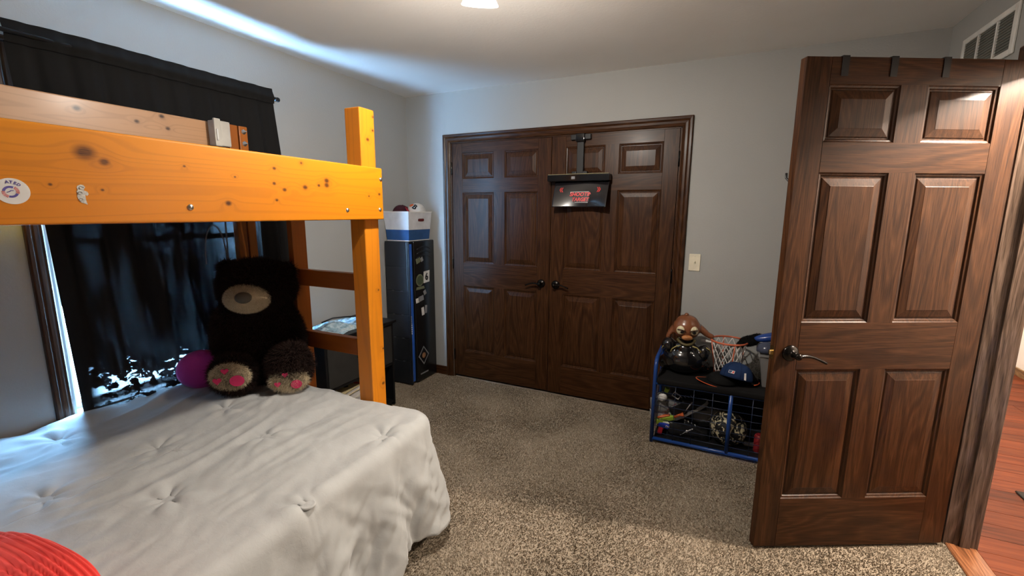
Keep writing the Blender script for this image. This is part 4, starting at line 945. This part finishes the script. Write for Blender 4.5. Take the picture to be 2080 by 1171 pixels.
SG = plain('grey_mesh_fabric', (0.20, 0.20, 0.20), .7); SB = plain('black_leather', (0.012, 0.012, 0.013), .4); LG = plain('light_grey_rubber', (0.42, 0.42, 0.42), .6); DR = plain('dull_red', (0.16, 0.025, 0.025), .6)
bz = .0325
shoe('sneaker', 'grey sneaker with red stripe, upper left in the bench', (2.345, -.325, .170), (0.10, 0, -1.15), SG, LG, DR)
shoe('sneaker', 'grey sneaker tipped up behind the red striped one in the bench', (2.455, -.290, .200), (0.45, .15, -1.0), SB, LG, LG)
shoe('sneaker', 'black low shoe with grey lace at the bottom of the bench', (2.455, -.345, bz), (0, 0, -1.35), SB, SB, LG)
shoe('sneaker', 'black shoe under the grey sneakers at the back of the bench', (2.40, -.20, bz), (0, 0, -1.55), SB, BLK, GRY)
shoe('sneaker', 'dark grey sneaker at the back of the bench beside the graffiti ball', (2.60, -.19, .10), (0.2, 0.1, -1.3), SG, SB, LG)
shoe('sneaker', 'black cleat right of the graffiti ball in the bench', (2.90, -.22, bz), (0, 0, -1.2), SB, LG, LG)
bk = thing('buckle_strap', 'grey plastic buckle on a black strap inside the bench', 'strap', (2.375, -.375, .318), rot=(0, .5, .1))
rb = bmesh.new(); tube(rb, [(-.022, 0, -.014), (.022, 0, -.014), (.022, 0, .014), (-.022, 0, .014)], .0045, 6, True); bmo('buckle', rb, LG, bk); tubeo('strap', [(.02, .004, 0), (.06, .02, -.01), (.11, .05, -.05), (.13, .08, -.10)], .010, SB, bk, 6, flat=.3)
tw = thing('toy_helmet', 'small white and black toy helmet at the upper left of the bench', 'toy', (2.290, -.385, .300), rot=(.3, .2, .4))
latheo('shell', [(.030, -.016), (.034, -.004), (.030, .012), (.018, .024), (.002, .028)], PAPER, tw, 18); tubeo('stripe', [(-.033, 0, 0), (-.02, 0, .022), (0, 0, .029), (.02, 0, .022), (.033, 0, 0)], .004, BLK, tw, 6); tubeo('stripe', [(0, -.034, -.006), (.02, -.028, -.006), (.034, 0, -.006), (.02, .028, -.006)], .004, BLK, tw, 6)
latheo('lime_cup', [(.013, 0), (.015, .03), (.013, .032), (.011, .004)], GREEN, tw, 14, Matrix.Translation((.02, .02, .030)))
def blaster(name, label, loc, rot, m1, m2, m3):
    t = thing(name, label, 'toy', loc, rot=rot)
    box('body', -.07, .05, -.014, .014, -.012, .022, m1, t, .005, 2); latheo('barrel', [(.011, 0), (.011, .05), (.014, .052), (.014, .062), (.007, .063)], m2, t, 14, Matrix.Translation((.05, 0, .008)) @ Matrix.Rotation(PI / 2, 4, 'Y'))
    bm = bmesh.new(); bx(bm, -.062, -.034, -.012, .012, -.065, -.008, .004, 2); bmo('grip', bm, m3, t); box('slide', -.05, .03, -.010, .010, .022, .034, m2, t, .003); return t
blaster('toy_blaster', 'lime and orange toy blaster at the left of the bench', (2.325, -.385, .150), (.2, -.35, .2), GREEN, ORANGE, ORANGE)
blaster('toy_blaster', 'blue toy blaster with red grip at the bottom left of the bench', (2.345, -.385, .100), (.1, .15, .1), plain('bright_blue', (0.02, 0.05, 0.42), .4), PAPER, plain('bright_red', (0.45, .02, .03), .4))
text('print', 'D4', .022, PAPER, bpy.data.objects['toy_blaster.001'], frame((-.01, -.0146, .005), (1, 0, 0), (0, 0, 1)), .0004, .0008)
def graffiti():
    m, nt, bs, _ = nodes('graffiti_print'); v = coords(nt, rand=False)
    wv = N(nt, 'ShaderNodeTexWave'); wv.inputs['Scale'].default_value = 9.0; wv.inputs['Distortion'].default_value = 14.0; wv.inputs['Detail'].default_value = 2.0; wv.inputs['Detail Scale'].default_value = 2.2; nt.links.new(v, wv.inputs[0])
    f = tex(nt, v, 20, 1, .5, 1.5); s = math_(nt, 'MULTIPLY', wv.outputs[1], math_(nt, 'GREATER_THAN', f, .45))
    nt.links.new(ramp(nt, s, [(0.52, (0.010, 0.010, 0.010)), (0.58, (0.52, 0.46, 0.30))]), bs.inputs['Base Color']); spec(bs, .55, .3); return m
gb = thing('graffiti_ball', 'black ball with cream scribbled print behind the centre post of the bench', 'ball', (2.690, -.315, bz + .108))
bm = bmesh.new(); bmesh.ops.create_uvsphere(bm, u_segments=40, v_segments=24, radius=.108); bmo('cover', bm, graffiti(), gb, True)
for ax in range(2): tubeo('seam', [((.1083 * math.cos(t), .1083 * math.sin(t) * (ax == 0), .1083 * math.sin(t) * (ax == 1))) for t in [2 * PI * k / 40 for k in range(40)]], .0016, BLK, gb, 5, True)
cn = thing('soda_can', 'small red can at the right of the bench bottom', 'can', (2.865, -.345, bz), rot=(0, 0, 0)); latheo('body', [(.026, 0), (.030, .006), (.030, .10), (.024, .112), (.022, .114), (.020, .111)], plain('can_red', (.28, .02, .025), .4), cn, 20); latheo('lid', [(.021, .110), (.001, .111)], STEEL, cn, 20)

# round black animal figurine: glossy body, brown head with drooping ears
fg = thing('animal_figurine', 'glossy round black figurine with brown drooping-eared animal head on the bench', 'figurine', (2.400, -.255, SZ), math.radians(8))
FB = plain('figurine_black', (0.007, 0.007, 0.008), .14, .5, coat=.6); FBR = plain('figurine_brown', (0.17, 0.060, 0.026), .26, .5, coat=.4, var=.35, sc=9); FCR = plain('figurine_cream', (0.62, 0.55, 0.36), .35); FTN = plain('figurine_tan', (0.45, 0.19, 0.07), .4)
bod = blob('body', [((0, 0, .095), (.132, .118, .100)), ((0, -.01, .165), (.080, .080, .060)), ((-.105, -.03, .185), (.045, .05, .050)), ((.110, -.03, .150), (.042, .05, .055)), ((.115, .03, .05), (.05, .06, .05)), ((-.11, .03, .05), (.05, .06, .05))], FB, fg, .007, 4)
hed = blob('head', [((0, 0, .300), (.086, .080, .078)), ((0, .005, .335), (.070, .070, .050)), ((-.080, .015, .285), (.020, .035, .075), (0, .55, 0)), ((.095, .015, .290), (.022, .035, .085), (0, -.85, 0)), ((.145, .015, .255), (.03, .022, .016), (0, .35, 0)), ((-.105, .012, .235), (.018, .022, .030), (0, .3, 0))], FBR, fg, .006, 4)
latheo('topknot', [(.012, 0), (.014, .008), (.008, .016), (.001, .018)], FBR, hed, 12, Matrix.Translation((-.005, 0, .380)))
for s in (-1, 1):
    e = blob('eye', [((s * .040, -.064, .296), (.027, .018, .030), (0, s * -.25, s * .35))], FCR, hed, .005, 2)
    blob('pupil', [((s * .036 + .004, -.081, .288), (.013, .007, .010), (0, 0, s * .3))], BLG, e, .0035, 1); tubeo('eyelid', [(s * .012, -.084, .293), (s * .034, -.088, .302), (s * .060, -.077, .303)], .0038, plain('lid_brown', (.05, .02, .012), .4), e, 6)
blob('snout', [((0, -.078, .252), (.034, .026, .017)), ((0, -.090, .258), (.020, .018, .010))], FTN, hed, .005, 2)
for s in (-1, 1): tubeo('yellow_line', [(s * .035, -.082, .20), (s * .062, -.080, .192), (s * .085, -.072, .170), (s * .092, -.066, .150)], .0035, plain('mustard', (.42, .34, .12), .5), bod, 6); tubeo('yellow_line', [(s * .118, -.070, .195), (s * .140, -.060, .180), (s * .148, -.048, .155)], .003, plain('mustard2', (.42, .34, .12), .5), bod, 6)
latheo('button', [(.007, 0), (.006, .003), (.001, .004)], STEEL, bod, 14, Matrix.Translation((.030, -.092, .160)) @ Matrix.Rotation(PI / 2, 4, 'X'))
tubeo('mustard_collar', [(.05 * math.cos(t), -.03 + .05 * math.sin(t), .215 + .01 * math.cos(t * 2)) for t in [2 * PI * k / 20 for k in range(20)]], .009, plain('dark_mustard', (.10, .08, .03), .5), bod, 8, True)

# toy basketball hoop basket
hp_ = thing('toy_hoop', 'toy basketball hoop with orange rim and white net on the bench', 'toy hoop', (2.655, -.205, SZ))
HR = plain('hoop_orange', (0.52, 0.12, 0.055), .4); NETW = plain('net_white', (0.60, 0.58, 0.56), .6)
def hr(z): return .072 + .030 * max(0, (z - .02) / .21)
bm = bmesh.new(); n_ = 36
tubeo('rim', [(.105 * math.cos(2 * PI * k / 40), .105 * math.sin(2 * PI * k / 40), .232) for k in range(40)], .006, HR, hp_, 10, True)
for k in range(4): a = 2 * PI * k / 4 + .3; tubeo('stand_leg', [(.105 * math.cos(a), .105 * math.sin(a), .230), (hr(.02) * math.cos(a), hr(.02) * math.sin(a), .006)], .004, HR, hp_, 6)
tubeo('base_ring', [(.074 * math.cos(2 * PI * k / 32), .074 * math.sin(2 * PI * k / 32), .006) for k in range(32)], .005, HR, hp_, 8, True)
for s in (-1, 1):
    for k in range(14):
        a0 = 2 * PI * k / 14; tubeo('net_cord', [(hr(z) * math.cos(a0 + s * (.226 - z) * 5.3), hr(z) * math.sin(a0 + s * (.226 - z) * 5.3), z) for z in [.226 - q * .0202 for q in range(11)]], .0032, NETW, hp_, 5)
box('white_bracket', -.165, -.10, -.012, .012, .205, .220, PAPER, hp_, .004)

# caps, plush and bin at the door end of the bench
OB = plain('orange_felt', (0.62, 0.10, 0.025), .7); NVC = plain('navy_cap_cloth', (0.014, 0.030, 0.085), .85, .1, bmp=.4, bsc=600); BKC = plain('black_cap_cloth', (0.008, 0.008, 0.008), .9, .1)
cap('baseball_cap', 'black cap with orange visor edge under the navy cap on the bench', BKC, BKC, (2.640, -.335, SZ + .003), (0, 0, -1.15), .092, OB, .55)
nc = cap('baseball_cap', 'navy blue cap with a small white logo patch on the bench', NVC, BKC, (2.705, -.345, SZ + .035), (.30, .10, 2.35), .092, OB, .95)
p, nn = on_cap(2.05, .30, .092); yv = (Vector((0, 0, 1)) - nn * nn.z).normalized(); Mt = frame(p, yv.cross(nn), yv)
lg = poly_slab('logo_patch', [(-.017, -.009), (.017, -.009), (.017, .009), (-.017, .009)], .002, PAPER, nc, Mt)
poly_slab('blue_half', [(-.015, -.007), (-.001, -.007), (.004, .007), (-.015, .007)], .0006, NAVY, lg, Mt @ Matrix.Translation((0, 0, .0021))); poly_slab('red_half', [(.003, -.007), (.015, -.007), (.015, .007), (.008, .007)], .0006, RED, lg, Mt @ Matrix.Translation((0, 0, .0021)))
p, nn = on_cap(2.9, .22, .092); yv = (Vector((0, 0, 1)) - nn * nn.z).normalized(); poly_slab('white_tag', [(-.006, -.020), (.006, -.022), (.005, .022), (-.006, .020)], .0015, PAPER, nc, frame(p, yv.cross(nn), yv))
gbn = thing('plastic_tub', 'translucent grey plastic tub behind the edge of the open door', 'tub', (2.935, -.215, SZ))
def tubmat():
    m, nt, bs, _ = nodes('translucent_tub'); v = coords(nt); f = tex(nt, v, 6); nt.links.new(ramp(nt, f, [(0, (.22, .22, .22)), (1, (.30, .29, .28))]), bs.inputs['Base Color']); spec(bs, .35, .4); bs.inputs['Alpha'].default_value = .75; return m
bn = gbn
taper('wall', 0.0, .20, (.085, .11), (.115, .14), tubmat(), .003, True); taper('rim', .196, .208, (.122, .147), (.122, .147), tubmat(), .008)
bt = blob('blue_toy', [((0, 0, 0), (.115, .04, .028), (0, -.25, 0)), ((.06, 0, .02), (.06, .045, .035))], plain('blue_toy_plastic', (0.015, 0.055, 0.26), .25, .5), None, .007, 3); bt.location = (2.895, -.20, SZ + .285); tag(bt, 'rounded blue plastic toy on top of the tub by the door', 'toy')
cy = latheo('clear_dome', [(.055, 0), (.055, .02), (.045, .042), (.02, .056), (.002, .060)], plain('smoky_blue_plastic', (0.06, 0.07, 0.11), .15, .5), None, 20); cy.location = (2.86, -.265, SZ + .205); tag(cy, 'smoky round plastic dome under the blue toy', 'toy')
gl = blob('knit_glove', [((0, 0, 0), (.060, .045, .030)), ((-.045, -.01, -.012), (.035, .03, .018)), ((.045, .01, .012), (.035, .03, .022))], BKC, None, .007, 2); gl.location = (2.770, -.185, SZ + .240); gl.rotation_euler = (0, -.3, 0); fur('wool', gl, 5000, .008, .0008, BKC, gl, .1, .8); tag(gl, 'black fuzzy glove resting on the hoop rim', 'glove')
gp = blob('grey_plush', [((0, 0, .055), (.055, .05, .055)), ((.03, .01, .10), (.035, .035, .04))], plain('dim_grey_plush', (.075, .068, .06), .95, .1), None, .008, 3); gp.location = (2.795, -.25, SZ); fur('plush_fur', gp, 6000, .010, .0009, furmat('dim_fur', (.03, .027, .022), (.11, .10, .085)), gp, .1, .8); tag(gp, 'small grey plush between the hoop and the tub', 'plush toy')

# ------------------------------------------------------------------ hallway things at the frame edge
RG = tag(box('door_mat', 4.095, 4.90, -0.85, -0.150, .006, .016, plain('dark_mat', (0.018, 0.014, 0.012), .95, bmp=.5), None, .003), 'dark mat on the hallway planks', 'mat')
RG.rotation_euler = (0, 0, 0)
